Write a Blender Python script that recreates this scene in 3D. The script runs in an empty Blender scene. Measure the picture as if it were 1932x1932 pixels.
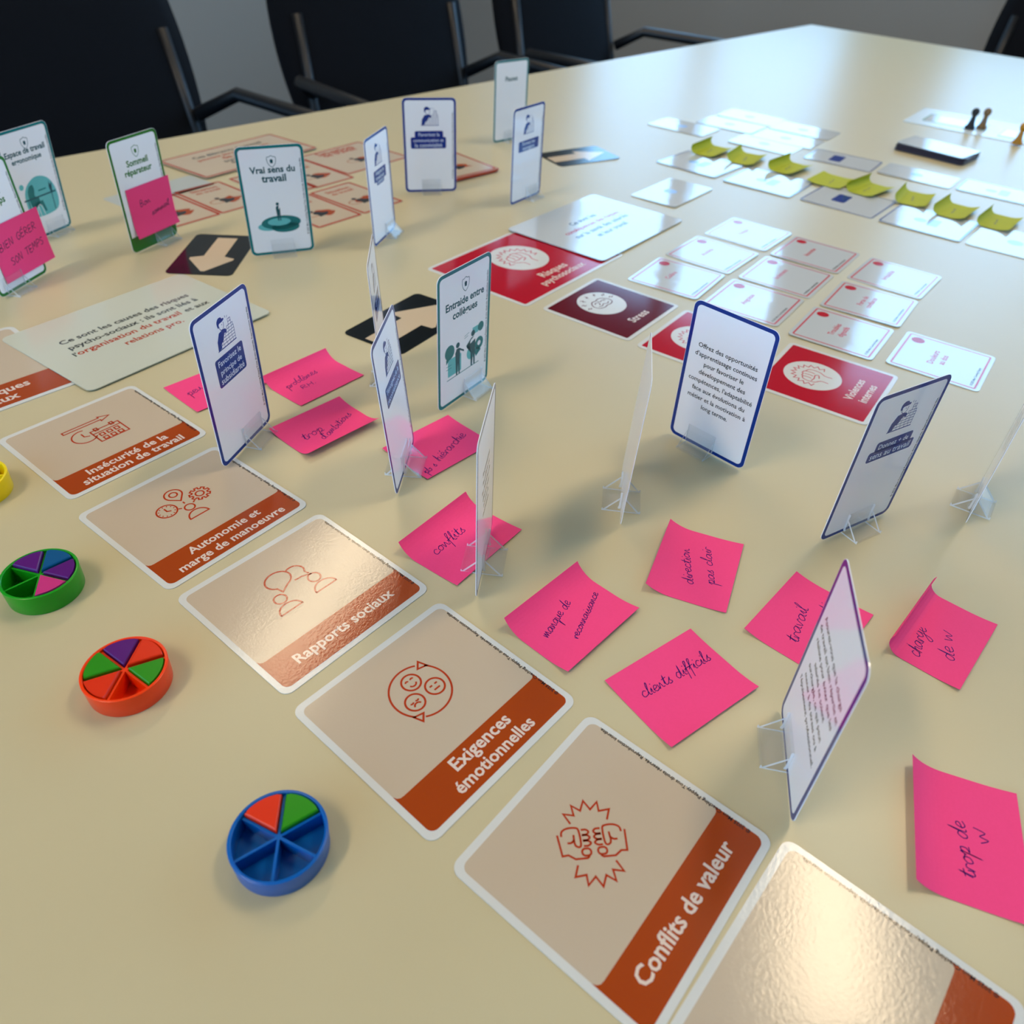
import bpy, bmesh, math, random
from math import sin, cos, pi, radians
from mathutils import Vector, Matrix
from mathutils.geometry import tessellate_polygon

random.seed(4)
S = bpy.context.scene
C = S.collection
MM = 0.001
TZ = 0.74                      # table top height above the floor
ROT = radians(48.0)            # direction of the table's long edge / of the room
E1 = Vector((cos(ROT), sin(ROT), 0))
EN = Vector((-sin(ROT), cos(ROT), 0))

# ------------------------------------------------------------------ camera
cam_d = bpy.data.cameras.new('camera')
cam = bpy.data.objects.new('camera', cam_d)
C.objects.link(cam)
S.camera = cam
PITCH, ROLL = radians(40.211), radians(3.073)
fw = Vector((0, cos(PITCH), -sin(PITCH)))
rt = Vector((1, 0, 0))
up = rt.cross(fw)
r2 = cos(ROLL) * rt + sin(ROLL) * up
u2 = -sin(ROLL) * rt + cos(ROLL) * up
cam.matrix_world = Matrix(((r2.x, u2.x, -fw.x, 0), (r2.y, u2.y, -fw.y, 0),
                           (r2.z, u2.z, -fw.z, TZ + 0.255), (0, 0, 0, 1)))
cam_d.sensor_width = 36
cam_d.lens = 1451.2 / 1932 * 36
cam_d.clip_start = 0.01
cam_d.clip_end = 60
cam_d.dof.use_dof = True
cam_d.dof.focus_distance = 0.36
cam_d.dof.aperture_fstop = 12.0

# ------------------------------------------------------------------ world, windows, lamps, exposure
SKY = (0.31, 0.61, 1.0)
SKY_STRENGTH = 6.0
LAMP_STRENGTH = 22.0
LAMP_RGB = (1.0, 0.79, 0.53)
w = bpy.data.worlds.new('overcast_sky')
S.world = w
w.use_nodes = True
w.node_tree.nodes['Background'].inputs[0].default_value = (*SKY, 1)
w.node_tree.nodes['Background'].inputs[1].default_value = SKY_STRENGTH
S.view_settings.view_transform = 'Standard'
S.view_settings.look = 'None'
S.view_settings.gamma = 1
S.view_settings.use_curve_mapping = False
S.view_settings.exposure = 0.06
cy = S.cycles
cy.max_bounces = 5
cy.diffuse_bounces = 3
cy.glossy_bounces = 3
cy.transmission_bounces = 4
cy.transparent_max_bounces = 14
cy.caustics_reflective = False
cy.caustics_refractive = False

WA, WB = 2.9, 3.15             # window wall (along E1) and side wall (along EN)
BA, BB = -2.6, -2.4            # the two walls behind the camera
CEIL = 2.75
WIN = [(2.80, 3.02, 0.92, 2.14), (1.22, 2.43, 0.92, 2.14), (-0.28, 0.96, 0.92, 2.14), (-2.25, -0.54, 0.25, 2.65)]   # window bays along EN: from, to, sill, head
WINB = [(-1.75, -0.65, 0.75, 2.55), (-0.45, 0.85, 0.75, 2.55), (1.10, 2.40, 0.75, 2.55)]                                 # windows in the opposite wall

def room(a, b, z):
    v = E1 * a + EN * b
    return Vector((v.x, v.y, z))

for i, (b0, b1, WZ0, WZ1, sg) in enumerate([(*w_, 1) for w_ in WIN] + [(*w_, -1) for w_ in WINB]):   # portals that help to sample the daylight
    ld = bpy.data.lights.new('window_portal', 'AREA')
    ld.shape = 'RECTANGLE'
    ld.size, ld.size_y = (b1 - b0), (WZ1 - WZ0)
    ld.cycles.is_portal = True
    lo = bpy.data.objects.new('window_portal', ld)
    C.objects.link(lo)
    zdir = E1 * sg                             # area lights shine along local -Z
    xdir, ydir = EN, zdir.cross(EN)
    p = room(WA + 0.16 if sg > 0 else BA - 0.16, (b0 + b1) / 2, (WZ0 + WZ1) / 2)
    lo.matrix_world = Matrix(((xdir.x, ydir.x, zdir.x, p.x), (xdir.y, ydir.y, zdir.y, p.y),
                              (xdir.z, ydir.z, zdir.z, p.z), (0, 0, 0, 1)))

# ------------------------------------------------------------------ materials
def lin(c):
    return tuple(((x / 255) / 12.92 if x / 255 <= 0.04045 else ((x / 255 + 0.055) / 1.055) ** 2.4) for x in c)

MATS = {}
def mat(name, rgb, rough=0.5, spec=0.5, bump=0.0, bscale=400.0, var=0.0, vscale=60.0, transl=0.0, coat=0.0, stretch=None):
    if name in MATS:
        return MATS[name]
    m = bpy.data.materials.new(name)
    m.use_nodes = True
    nt = m.node_tree
    n, l = nt.nodes, nt.links
    b = n['Principled BSDF']
    col = (*lin(rgb), 1)
    b.inputs['Base Color'].default_value = col
    b.inputs['Roughness'].default_value = rough
    b.inputs['Specular IOR Level'].default_value = spec
    b.inputs['Coat Weight'].default_value = coat
    b.inputs['Coat Roughness'].default_value = 0.1
    tc = n.new('ShaderNodeTexCoord')
    if bump or var:
        mp = n.new('ShaderNodeMapping')
        l.new(tc.outputs['Object'], mp.inputs['Vector'])
        if stretch:
            mp.inputs['Scale'].default_value = stretch
    if bump:
        t = n.new('ShaderNodeTexNoise')
        t.inputs['Scale'].default_value = bscale
        t.inputs['Detail'].default_value = 3
        l.new(mp.outputs['Vector'], t.inputs['Vector'])
        bp = n.new('ShaderNodeBump')
        bp.inputs['Strength'].default_value = bump
        bp.inputs['Distance'].default_value = 0.0004
        l.new(t.outputs['Fac'], bp.inputs['Height'])
        l.new(bp.outputs['Normal'], b.inputs['Normal'])
    if var:
        t2 = n.new('ShaderNodeTexNoise')
        t2.inputs['Scale'].default_value = vscale
        t2.inputs['Detail'].default_value = 4
        l.new(mp.outputs['Vector'], t2.inputs['Vector'])
        mx = n.new('ShaderNodeMix')
        mx.data_type = 'RGBA'
        mx.inputs['A'].default_value = tuple(x * (1 - var) for x in col[:3]) + (1,)
        mx.inputs['B'].default_value = tuple(min(1, x * (1 + var)) for x in col[:3]) + (1,)
        l.new(t2.outputs['Fac'], mx.inputs['Factor'])
        l.new(mx.outputs['Result'], b.inputs['Base Color'])
    if transl:
        tr = n.new('ShaderNodeBsdfTranslucent')
        tr.inputs['Color'].default_value = col
        ms = n.new('ShaderNodeMixShader')
        ms.inputs[0].default_value = transl
        l.new(b.outputs[0], ms.inputs[1])
        l.new(tr.outputs[0], ms.inputs[2])
        l.new(ms.outputs[0], n['Material Output'].inputs[0])
    MATS[name] = m
    return m

def glossy(name, rgb, rough=0.13, bump=0.10):      # coated, slightly grained card print
    return mat(name, rgb, rough, 0.42, bump, 900.0)

def emis(name, rgb, strength):
    m = bpy.data.materials.new(name)
    m.use_nodes = True
    nt = m.node_tree
    nt.nodes.remove(nt.nodes['Principled BSDF'])
    e = nt.nodes.new('ShaderNodeEmission')
    e.inputs[0].default_value = (*rgb, 1)
    e.inputs[1].default_value = strength
    nt.links.new(e.outputs[0], nt.nodes['Material Output'].inputs[0])
    return m

def clear_plastic(name, tint, haze, rough=0.06):
    m = bpy.data.materials.new(name)
    m.use_nodes = True
    nt = m.node_tree
    n, l = nt.nodes, nt.links
    n.remove(n['Principled BSDF'])
    tr = n.new('ShaderNodeBsdfTransparent')
    tr.inputs[0].default_value = (*tint, 1)
    gl = n.new('ShaderNodeBsdfGlossy')
    gl.inputs['Roughness'].default_value = rough
    gl.inputs['Color'].default_value = (1, 1, 1, 1)
    df = n.new('ShaderNodeBsdfDiffuse')
    df.inputs[0].default_value = (0.85, 0.87, 0.9, 1)
    lw = n.new('ShaderNodeLayerWeight')
    pw = n.new('ShaderNodeMath')
    pw.operation = 'POWER'
    pw.inputs[1].default_value = 3.5
    l.new(lw.outputs['Facing'], pw.inputs[0])
    fr = n.new('ShaderNodeMath')
    fr.operation = 'MULTIPLY_ADD'
    fr.inputs[1].default_value = 0.32
    fr.inputs[2].default_value = 0.015
    l.new(pw.outputs[0], fr.inputs[0])
    m1 = n.new('ShaderNodeMixShader')
    m1.inputs[0].default_value = haze
    l.new(tr.outputs[0], m1.inputs[1])
    l.new(df.outputs[0], m1.inputs[2])
    m2 = n.new('ShaderNodeMixShader')
    l.new(fr.outputs[0], m2.inputs[0])
    l.new(m1.outputs[0], m2.inputs[1])
    l.new(gl.outputs[0], m2.inputs[2])
    l.new(m2.outputs[0], n['Material Output'].inputs[0])
    return m

CARDW = glossy('white_card', (214, 212, 204))
STANDW = glossy('white_lacquered_card', (240, 239, 242), 0.07, 0.03)
PANEL = glossy('cream_print', (196, 176, 150))
ORANGE = glossy('orange_print', (164, 62, 0))
ORANGE_LINE = glossy('orange_line_print', (172, 50, 6))
PALE_TEXT = glossy('pale_lettering', (226, 204, 186))
BLACK_TEXT = glossy('black_lettering', (28, 28, 30))
NAVY = glossy('navy_print', (6, 46, 128), 0.10, 0.03)
PALE_BLUE_TEXT = glossy('pale_blue_lettering', (205, 220, 240), 0.1, 0.03)
TEAL = glossy('teal_print', (0, 112, 114), 0.10, 0.03)
TEAL_LIGHT = glossy('light_teal_print', (96, 184, 186), 0.10, 0.03)
TEAL_DARK = glossy('dark_teal_print', (8, 78, 88), 0.10, 0.03)
GREEN = glossy('green_print', (26, 108, 18), 0.10, 0.03)
RED = mat('red_print', (182, 8, 34), 0.1, 0.25, 0.03, 900.0)
DARKRED = mat('dark_red_print', (98, 2, 16), 0.1, 0.22, 0.03, 900.0)
REDLINE = glossy('red_line_print', (196, 70, 78))
BLACK_CARD = glossy('black_print', (14, 16, 16), 0.14, 0.03)
MIRRORW = mat('white_gloss_card', (196, 198, 196), 0.07, 0.95, 0.55, 26.0)
for nd in MIRRORW.node_tree.nodes:                 # gentle waves that differ from card to card
    if nd.type == 'MAPPING':
        gm = MIRRORW.node_tree.nodes.new('ShaderNodeNewGeometry')
        MIRRORW.node_tree.links.new(gm.outputs['Position'], nd.inputs['Vector'])
PINK = mat('pink_paper', (255, 72, 132), 0.75, 0.2, 0.12, 1500, 0.05, 900, 0.05)
YELLOW = mat('yellow_paper', (190, 190, 26), 0.75, 0.25, 0.12, 1500, 0.05, 900, 0.2)
INK = mat('violet_ink', (44, 8, 96), 0.6, 0.1)
INK_BLACK = mat('dark_ink', (40, 18, 48), 0.5, 0.3)
ACRYL = clear_plastic('clear_plastic', (0.996, 0.997, 0.996), 0.008)
ACRYL_EDGE = clear_plastic('clear_plastic_rib', (0.994, 0.995, 0.994), 0.045)
ACRYL_CUT_GLINT = clear_plastic('clear_plastic_cut_end_glint', (0.97, 0.97, 0.97), 0.6, 0.2)  # cut ends whitened, bright edge highlight put into the colour

# ------------------------------------------------------------------ object helpers
def link(name, me, parent=None, material=None):
    o = bpy.data.objects.new(name, me)
    C.objects.link(o)
    if material is not None and me is not None and not me.materials:
        me.materials.append(material)
    if parent is not None:
        o.parent = parent
    return o

def tag(o, label=None, cat=None, group=None, kind=None):
    if label: o['label'] = label
    if cat: o['category'] = cat
    if group: o['group'] = group
    if kind: o['kind'] = kind
    return o

def empty(name, loc=(0, 0, 0)):
    o = bpy.data.objects.new(name, None)
    o.empty_display_size = 0.01
    C.objects.link(o)
    o.location = loc
    return o

def mesh(name, verts, faces, smooth=False):
    me = bpy.data.meshes.new(name)
    me.from_pydata([tuple(v) for v in verts], [], faces)
    me.validate()
    if smooth:
        for p in me.polygons: p.use_smooth = True
    me.update()
    return me

def prism(poly, z0, z1):
    n = len(poly)
    v = [(x, y, z0) for x, y in poly] + [(x, y, z1) for x, y in poly]
    f = [tuple(range(n - 1, -1, -1)), tuple(range(n, 2 * n))]
    f += [(i, (i + 1) % n, n + (i + 1) % n, n + i) for i in range(n)]
    return v, f

def boxes(bs):
    V, F = [], []
    for (x0, x1, y0, y1, z0, z1) in bs:
        v, f = prism([(x0, y0), (x1, y0), (x1, y1), (x0, y1)], z0, z1)
        k = len(V)
        V += v
        F += [tuple(i + k for i in q) for q in f]
    return V, F

def rrect(x0, x1, y0, y1, r, seg=5):
    p = []
    for cx, cy, a0 in ((x1 - r, y1 - r, 0), (x0 + r, y1 - r, 90), (x0 + r, y0 + r, 180), (x1 - r, y0 + r, 270)):
        for i in range(seg + 1):
            a = radians(a0 + 90 * i / seg)
            p.append((cx + r * cos(a), cy + r * sin(a)))
    return p

# ---- flat print: every shape is (list of 2D points in mm, list of faces)
def fill(*loops):
    tri = tessellate_polygon([[Vector((x, y, 0)) for x, y in lp] for lp in loops])
    pts = [p for lp in loops for p in lp]
    return pts, [tuple(t) for t in tri]

def stroke(pts, wd, closed=False):
    pts = [p for i, p in enumerate(pts) if i == 0 or math.hypot(p[0] - pts[i - 1][0], p[1] - pts[i - 1][1]) > 1e-5]
    n = len(pts)
    V, F = [], []
    for i in range(n):
        a = pts[i - 1] if (i > 0 or closed) else None
        b = pts[(i + 1) % n] if (i < n - 1 or closed) else None
        p = pts[i]
        d1 = Vector((p[0] - a[0], p[1] - a[1])).normalized() if a else None
        d2 = Vector((b[0] - p[0], b[1] - p[1])).normalized() if b else None
        if d1 is None: d1 = d2
        if d2 is None: d2 = d1
        t = d1 + d2
        if t.length < 1e-4: t = d2.copy()
        t.normalize()
        nm = Vector((-t.y, t.x))
        k = min(2.0, 1.0 / max(0.3, abs(nm.dot(Vector((-d2.y, d2.x))))))
        e = 0
        V.append((p[0] + nm.x * wd / 2 * k, p[1] + nm.y * wd / 2 * k))
        V.append((p[0] - nm.x * wd / 2 * k, p[1] - nm.y * wd / 2 * k))
    for i in range(n if closed else n - 1):
        j = (i + 1) % n
        F.append((2 * i + 1, 2 * j + 1, 2 * j, 2 * i))
    return V, F

def arc(cx, cy, r, a0=0, a1=360, n=28, ry=None):
    ry = r if ry is None else ry
    return [(cx + r * cos(radians(a0 + (a1 - a0) * i / n)), cy + ry * sin(radians(a0 + (a1 - a0) * i / n))) for i in range(n + 1)]

def disc(cx, cy, r, ry=None, n=28):
    return fill(arc(cx, cy, r, 0, 360, n, ry)[:-1])

def ring(cx, cy, r, wd, ry=None, n=28):
    return stroke(arc(cx, cy, r, 0, 360, n, ry)[:-1], wd, True)

def xf(shape, dx=0, dy=0, rot=0, s=1.0):
    c, sn = cos(radians(rot)) * s, sin(radians(rot)) * s
    return [(dx + c * x - sn * y, dy + sn * x + c * y) for x, y in shape[0]], shape[1]

def smooth_line(pts, k=5):
    if len(pts) < 3: return pts
    out = []
    P = [pts[0]] + list(pts) + [pts[-1]]
    for i in range(1, len(P) - 2):
        p0, p1, p2, p3 = P[i - 1], P[i], P[i + 1], P[i + 2]
        for j in range(k):
            t = j / k
            out.append(tuple(0.5 * (2 * p1[d] + (p2[d] - p0[d]) * t + (2 * p0[d] - 5 * p1[d] + 4 * p2[d] - p3[d]) * t * t
                                    + (3 * p1[d] - p0[d] - 3 * p2[d] + p3[d]) * t ** 3) for d in (0, 1)))
    out.append(tuple(pts[-1]))
    return out

TXT = {}
def glyphs(s, bold):
    key = (s, bold)
    if key not in TXT:
        cu = bpy.data.curves.new('lettering', 'FONT')
        cu.body = s
        cu.size = 1.0
        cu.offset = bold
        cu.resolution_u = 2
        cu.fill_mode = 'FRONT'
        ob = bpy.data.objects.new('lettering', cu)
        me = bpy.data.meshes.new_from_object(ob)
        V = [(v.co.x, v.co.y) for v in me.vertices]
        F = [tuple(p.vertices) for p in me.polygons]
        bpy.data.objects.remove(ob)
        bpy.data.curves.remove(cu)
        bpy.data.meshes.remove(me)
        x0 = min(v[0] for v in V); x1 = max(v[0] for v in V)
        TXT[key] = ([(x - x0, y) for x, y in V], F, x1 - x0)
    return TXT[key]

def text(s, x, y, size=None, width=None, align='c', bold=0.022, rot=0):
    V, F, wd = glyphs(s, bold)
    k = size if width is None else width / wd
    ky = k if size is None else size
    off = {'c': -wd / 2, 'l': 0, 'r': -wd}[align]
    sh = ([((px + off) * k, py * ky) for px, py in V], F)
    return xf(sh, x, y, rot)

def flat_print(name, parent, shapes, material, z, flip=False):
    V, F = [], []
    for sv, sf in shapes:
        k = len(V)
        V += [(x * MM, y * MM, z * MM) for x, y in sv]
        for f in sf:
            f = [i + k for i in f]
            a = 0.0
            for i in range(len(f)):
                p, q = V[f[i]], V[f[(i + 1) % len(f)]]
                a += p[0] * q[1] - q[0] * p[1]
            if (a < 0) != flip: f.reverse()
            F.append(tuple(f))
    return link(name, mesh(name, V, F), parent, material)

def frame_shape(x0, x1, y0, y1, r, wd, ri=None):
    return fill(rrect(x0, x1, y0, y1, r), rrect(x0 + wd, x1 - wd, y0 + wd, y1 - wd, max(0.3, r - wd if ri is None else ri))[::-1])

BODY = {}
def card_body(W, H, r, t, origin='centre'):
    key = (W, H, r, t, origin)
    if key not in BODY:
        y0 = -H / 2 if origin == 'centre' else 0
        v, f = prism(rrect(-W / 2, W / 2, y0, y0 + H, r), 0, t)
        BODY[key] = mesh('card', [(x * MM, y * MM, z * MM) for x, y, z in v], f)
    return BODY[key]

def flat_card(name, x, y, yaw, W, H, r, label, cat='card', group=None, material=None, z=0.0, t=0.4, tilt=(0, 0)):
    me = card_body(W, H, r, t).copy()
    o = link(name, me, None, material or CARDW)
    o.location = (x * MM, y * MM, TZ + z * MM)
    o.rotation_euler = (radians(tilt[0]), radians(tilt[1]), radians(yaw))
    return tag(o, label, cat, group)

COPY = '© 2025 Mon Coaching Peppsy.Tous droits réservés. Reproduction interdite.'

# ------------------------------------------------------------------ the room
WALL = mat('grey_wall_paint', (158, 154, 146), 0.8, 0.3, 0.15, 120)
CEILM = mat('ceiling_paint', (176, 172, 164), 0.85, 0.2, 0.2, 60)
CARPET = mat('dark_blue_carpet', (20, 22, 30), 0.95, 0.1, 0.5, 700, 0.25, 250)
FRAME = mat('white_window_frame', (225, 228, 230), 0.35, 0.5, 0.02, 200)
SILL = mat('grey_sill', (190, 190, 186), 0.4, 0.5, 0.05, 200)

def room_obj(name, bs, material, kind='structure', parent=None):
    """boxes given in room coordinates (a0,a1,b0,b1,z0,z1)"""
    v, f = boxes(bs)
    o = link(name, mesh(name, v, f), parent, material)
    if parent is None:
        o.rotation_euler = (0, 0, ROT)
        if kind: o['kind'] = kind
    return o

room_obj('floor', [(BA - .2, WA + .2, BB - .2, WB + .2, -0.1, 0)], CARPET)
room_obj('ceiling', [(BA - .2, WA + .2, BB - .2, WB + .2, CEIL, CEIL + 0.1)], CEILM)
room_obj('wall_left', [(BA - .2, WA + .2, WB, WB + .2, 0, CEIL)], WALL)
room_obj('wall_right', [(BA - .2, WA + .2, BB - .2, BB, 0, CEIL)], WALL)
def pierced(name, a0, a1, wins):
    piers = []
    edges = [BB] + [x for w_ in sorted(wins) for x in w_[:2]] + [WB]
    for i in range(0, len(edges), 2):
        piers.append((a0, a1, edges[i], edges[i + 1], 0, CEIL))
    for b0, b1, WZ0, WZ1 in wins:
        piers.append((a0, a1, b0, b1, 0, WZ0))
        piers.append((a0, a1, b0, b1, WZ1, CEIL))
    room_obj(name, piers, WALL)
pierced('wall_window', WA, WA + .2, WIN)
pierced('wall_back', BA - .2, BA, WINB)
room_obj('baseboard_left', [(BA, WA, WB - .015, WB, 0, .08)], FRAME)
room_obj('baseboard_window', [(WA - .015, WA, BB, WB - .02, 0, .08)], FRAME)
PANE = clear_plastic('window_glass', (0.96, 0.98, 0.98), 0.0, 0.01)
for i, (b0, b1, WZ0, WZ1, sg) in enumerate([(*w_, 1) for w_ in WIN] + [(*w_, -1) for w_ in WINB]):
    t = 0.055
    def A(x0, x1):                       # depth range in the wall, measured from its inner face
        return (WA + x0, WA + x1) if sg > 0 else (BA - x1, BA - x0)
    d = A(.06, .12)
    bs = [(*d, b0, b0 + t, WZ0, WZ1), (*d, b1 - t, b1, WZ0, WZ1), (*d, b0 + t, b1 - t, WZ0, WZ0 + t), (*d, b0 + t, b1 - t, WZ1 - t, WZ1)]
    m_ = (b0 + b1) / 2
    if b1 - b0 > 0.6:
        bs.append((*d, m_ - .04, m_ + .04, WZ0 + t, WZ1 - t))
    fo = room_obj('window_%d' % (i + 1), bs, FRAME)
    spans = [(b0 + t, b1 - t)] if b1 - b0 <= 0.6 else [(b0 + t, m_ - .04), (m_ + .04, b1 - t)]
    for p0, p1 in spans:
        room_obj('pane', [(*A(.085, .093), p0, p1, WZ0 + t, WZ1 - t)], PANE, None, fo)
    room_obj('window_sill', [(*A(-.09, .055), b0 - .04, b1 + .04, WZ0 - .03, WZ0)], SILL, None, fo)

LAMP_HOUSE = mat('lamp_housing', (230, 230, 228), 0.4, 0.5, 0.02, 100)
def ceiling_lamp(x, y, rz, lx, ly, label, power=1.0):
    o = empty('ceiling_lamp', (x, y, CEIL - 0.07))
    o.rotation_euler = (0, 0, rz)
    tag(o, label, 'ceiling lamp', 'ceiling lamps')
    v, f = boxes([(-lx / 2, lx / 2, -ly / 2, -ly / 2 + .02, 0, .07), (-lx / 2, lx / 2, ly / 2 - .02, ly / 2, 0, .07),
                  (-lx / 2, -lx / 2 + .02, -ly / 2 + .02, ly / 2 - .02, 0, .07), (lx / 2 - .02, lx / 2, -ly / 2 + .02, ly / 2 - .02, 0, .07)])
    link('housing', mesh('housing', v, f), o, LAMP_HOUSE)
    v, f = boxes([(-lx / 2 + .021, lx / 2 - .021, -ly / 2 + .021, ly / 2 - .021, .012, .03)])
    link('diffuser', mesh('diffuser', v, f), o, emis('lamp_diffuser', LAMP_RGB, LAMP_STRENGTH * power))
LL = 'long white ceiling lamp with warm diffuser over the table'
ceiling_lamp(-0.70, 2.10, radians(75), 1.2, 0.3, LL, 0.7)
ceiling_lamp(0.98, 1.05, radians(75), 0.9, 0.3, LL, 1.15)
ceiling_lamp(-1.30, -0.60, radians(75), 1.2, 0.3, LL, 1.3)  # unseen fill lamp, added behind the camera to lift the light

# ------------------------------------------------------------------ the table and the chairs behind it
TABLE = mat('cream_laminate', (198, 184, 145), 0.34, 0.38, 0.06, 1600, 0.012, 30)
TEDGE = mat('beige_edge_band', (196, 186, 150), 0.45, 0.4, 0.02, 300)
STEEL = mat('grey_steel', (150, 152, 155), 0.35, 0.5, 0.03, 300)
TA0, TA1, TB0, TB1 = -0.62, 1.95, -0.78, 0.925
tab = empty('conference_table', (0, 0, 0))
tab.rotation_euler = (0, 0, ROT)
tag(tab, 'large cream laminate conference table covered with cards and sticky notes', 'table')
v, f = boxes([(TA0, TA1, TB0, TB1, TZ - .025, TZ)])
me = mesh('tabletop', v, f)
o = link('tabletop', me, tab, TABLE)
bv = o.modifiers.new('bevel', 'BEVEL'); bv.width = 0.002; bv.segments = 2
for k, bx in enumerate([(TA0 + .1, TA1 - .1, TB0 + .12, TB0 + .15, TZ - .09, TZ - .025), (TA0 + .1, TA1 - .1, TB1 - .15, TB1 - .12, TZ - .09, TZ - .025)]):
    v, f = boxes([bx]); link('apron', mesh('apron', v, f), tab, STEEL)
for a in (TA0 + .14, TA1 - .14):
    for b in (TB0 + .16, TB1 - .16):
        v, f = prism(rrect(a - .03, a + .03, b - .03, b + .03, .012), 0.012, TZ - .025)
        leg = link('leg', mesh('leg', v, f), tab, STEEL)
        v, f = prism(arc(a, b, .028, 0, 360, 16)[:-1], 0, .012)
        link('foot', mesh('foot', v, f), leg, mat('black_plastic', (18, 20, 24), 0.45))

FAB = mat('black_upholstery', (8, 10, 16), 0.9, 0.2, 0.4, 900, 0.2, 300)
BLKP = mat('black_plastic', (18, 20, 24), 0.45)
def tube(pts, r, n=8):
    V, F = [], []
    for i, p in enumerate(pts):
        p = Vector(p)
        d = (Vector(pts[min(i + 1, len(pts) - 1)]) - Vector(pts[max(i - 1, 0)])).normalized()
        a = d.orthogonal().normalized() if i == 0 else (a - d * a.dot(d)).normalized()
        b = d.cross(a)
        for k in range(n):
            t = 2 * pi * k / n
            V.append(p + a * (r * cos(t)) + b * (r * sin(t)))
    for i in range(len(pts) - 1):
        for k in range(n):
            F.append((i * n + k, i * n + (k + 1) % n, (i + 1) * n + (k + 1) % n, (i + 1) * n + k))
    F.append(tuple(range(n - 1, -1, -1)))
    F.append(tuple((len(pts) - 1) * n + k for k in range(n)))
    return V, F

def chair(a, b, turn, label):
    """visitor chair; local -y points to the table"""
    o = empty('visitor_chair')
    p = room(a, b, 0)
    o.location = p
    o.rotation_euler = (0, 0, ROT + turn)
    tag(o, label, 'chair', 'black chairs along the table')
    def soft(name, fn, nx, ny, th):
        V, F = [], []
        for s in (0, 1):
            for j in range(ny + 1):
                for i in range(nx + 1):
                    u_, v_ = i / nx * 2 - 1, j / ny * 2 - 1
                    e = (1 - u_ ** 6) * (1 - v_ ** 6)
                    V.append(fn(u_, v_, (s - .5) * th * (0.35 + 0.65 * e)))
        k = (nx + 1) * (ny + 1)
        for j in range(ny):
            for i in range(nx):
                q = (j * (nx + 1) + i, j * (nx + 1) + i + 1, (j + 1) * (nx + 1) + i + 1, (j + 1) * (nx + 1) + i)
                F.append(tuple(reversed(q))); F.append(tuple(x + k for x in q))
        rim = [i for i in range(nx + 1)] + [(j + 1) * (nx + 1) - 1 for j in range(1, ny + 1)] + \
              [ny * (nx + 1) + i for i in range(nx - 1, -1, -1)] + [j * (nx + 1) for j in range(ny - 1, 0, -1)]
        for i in range(len(rim)):
            x, y = rim[i], rim[(i + 1) % len(rim)]
            F.append((x, y, y + k, x + k))
        return link(name, mesh(name, V, F, True), o, FAB)
    sq = lambda u_, v_: (u_ * (1 - .1 * v_ * v_), v_ * (1 - .1 * u_ * u_))
    def seat(u_, v_, h):
        x, y = sq(u_, v_)
        return (x * .235, y * .225, .455 + h - .012 * (1 - x * x))
    def back(u_, v_, h):
        x, y = sq(u_, v_)
        return (x * .235, .235 + h + .05 * (y + 1) - .03 * (1 - x * x) + .03, .70 + y * .19)
    soft('seat', seat, 14, 12, .06)
    soft('backrest', back, 14, 12, .045)
    for s in (-1, 1):
        V, F = tube([(s * .215, -.20, .012), (s * .21, -.19, .40), (s * .21, -.16, .425), (s * .21, .18, .425)], .011)
        link('leg', mesh('leg', V, F, True), o, BLKP)
        V, F = tube([(s * .215, .25, .012), (s * .20, .20, .42), (s * .195, .265, .60), (s * .19, .30, .75)], .011)
        link('leg', mesh('leg', V, F, True), o, BLKP)
        V, F = tube([(s * .20, .255, .62), (s * .255, .20, .655), (s * .26, -.12, .655), (s * .235, -.17, .60), (s * .213, -.18, .42)], .012)
        link('armrest', mesh('armrest', V, F, True), o, BLKP)
    for sx in (-1, 1):
        for y in (-.20, .25):
            v, f = prism(arc(sx * .215, y, .014, 0, 360, 12)[:-1], 0, .014)
            link('foot_cap', mesh('foot_cap', v, f), o, BLKP)
CH = 'black upholstered chair with armrests along the far long side of the table'
CH2 = 'black upholstered chair with armrests at the short end of the table'
chair(0.53, TB1 + 0.275, radians(3), CH)
chair(1.16, TB1 + 0.29, radians(-4), CH)
chair(1.78, TB1 + 0.28, radians(5), CH)
chair(TA1 + 0.28, 0.45, radians(-86), CH2)
chair(TA1 + 0.29, -0.30, radians(-93), CH2)

# ------------------------------------------------------------------ orange cards
LW = 0.85
def ico_calendar():                         # arrow over a clock and a calendar
    s = [stroke([(-14, 17.4), (7.5, 17.4), (7.5, 16), (13.2, 18.6), (7.5, 21.2), (7.5, 19.8), (-14, 19.8)], LW, True)]
    s += [stroke(arc(-7, 8, 6.6, 70, 325, 26), LW), stroke([(-7.2, 11.5), (-7.2, 7.8), (-4.6, 6.4)], LW)]
    s += [stroke([(-3, -3.2), (13.4, -3.2), (13.4, 9.6), (-3, 9.6)], LW, True), stroke([(-3, 6.4), (13.4, 6.4)], LW)]
    for cx in (0.6, 9.8):
        s.append(stroke([(cx - .9, 8.6), (cx + .9, 8.6), (cx + .9, 11.4), (cx - .9, 11.4)], LW, True))
    for i in range(3):
        for j in range(2):
            x, y = 0.9 + i * 4.3, 3.4 - j * 4.4
            s.append(stroke([(x - 1.2, y - 1.3), (x + 1.2, y - 1.3), (x + 1.2, y + 1.3), (x - 1.2, y + 1.3)], LW, True))
    return s
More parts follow.
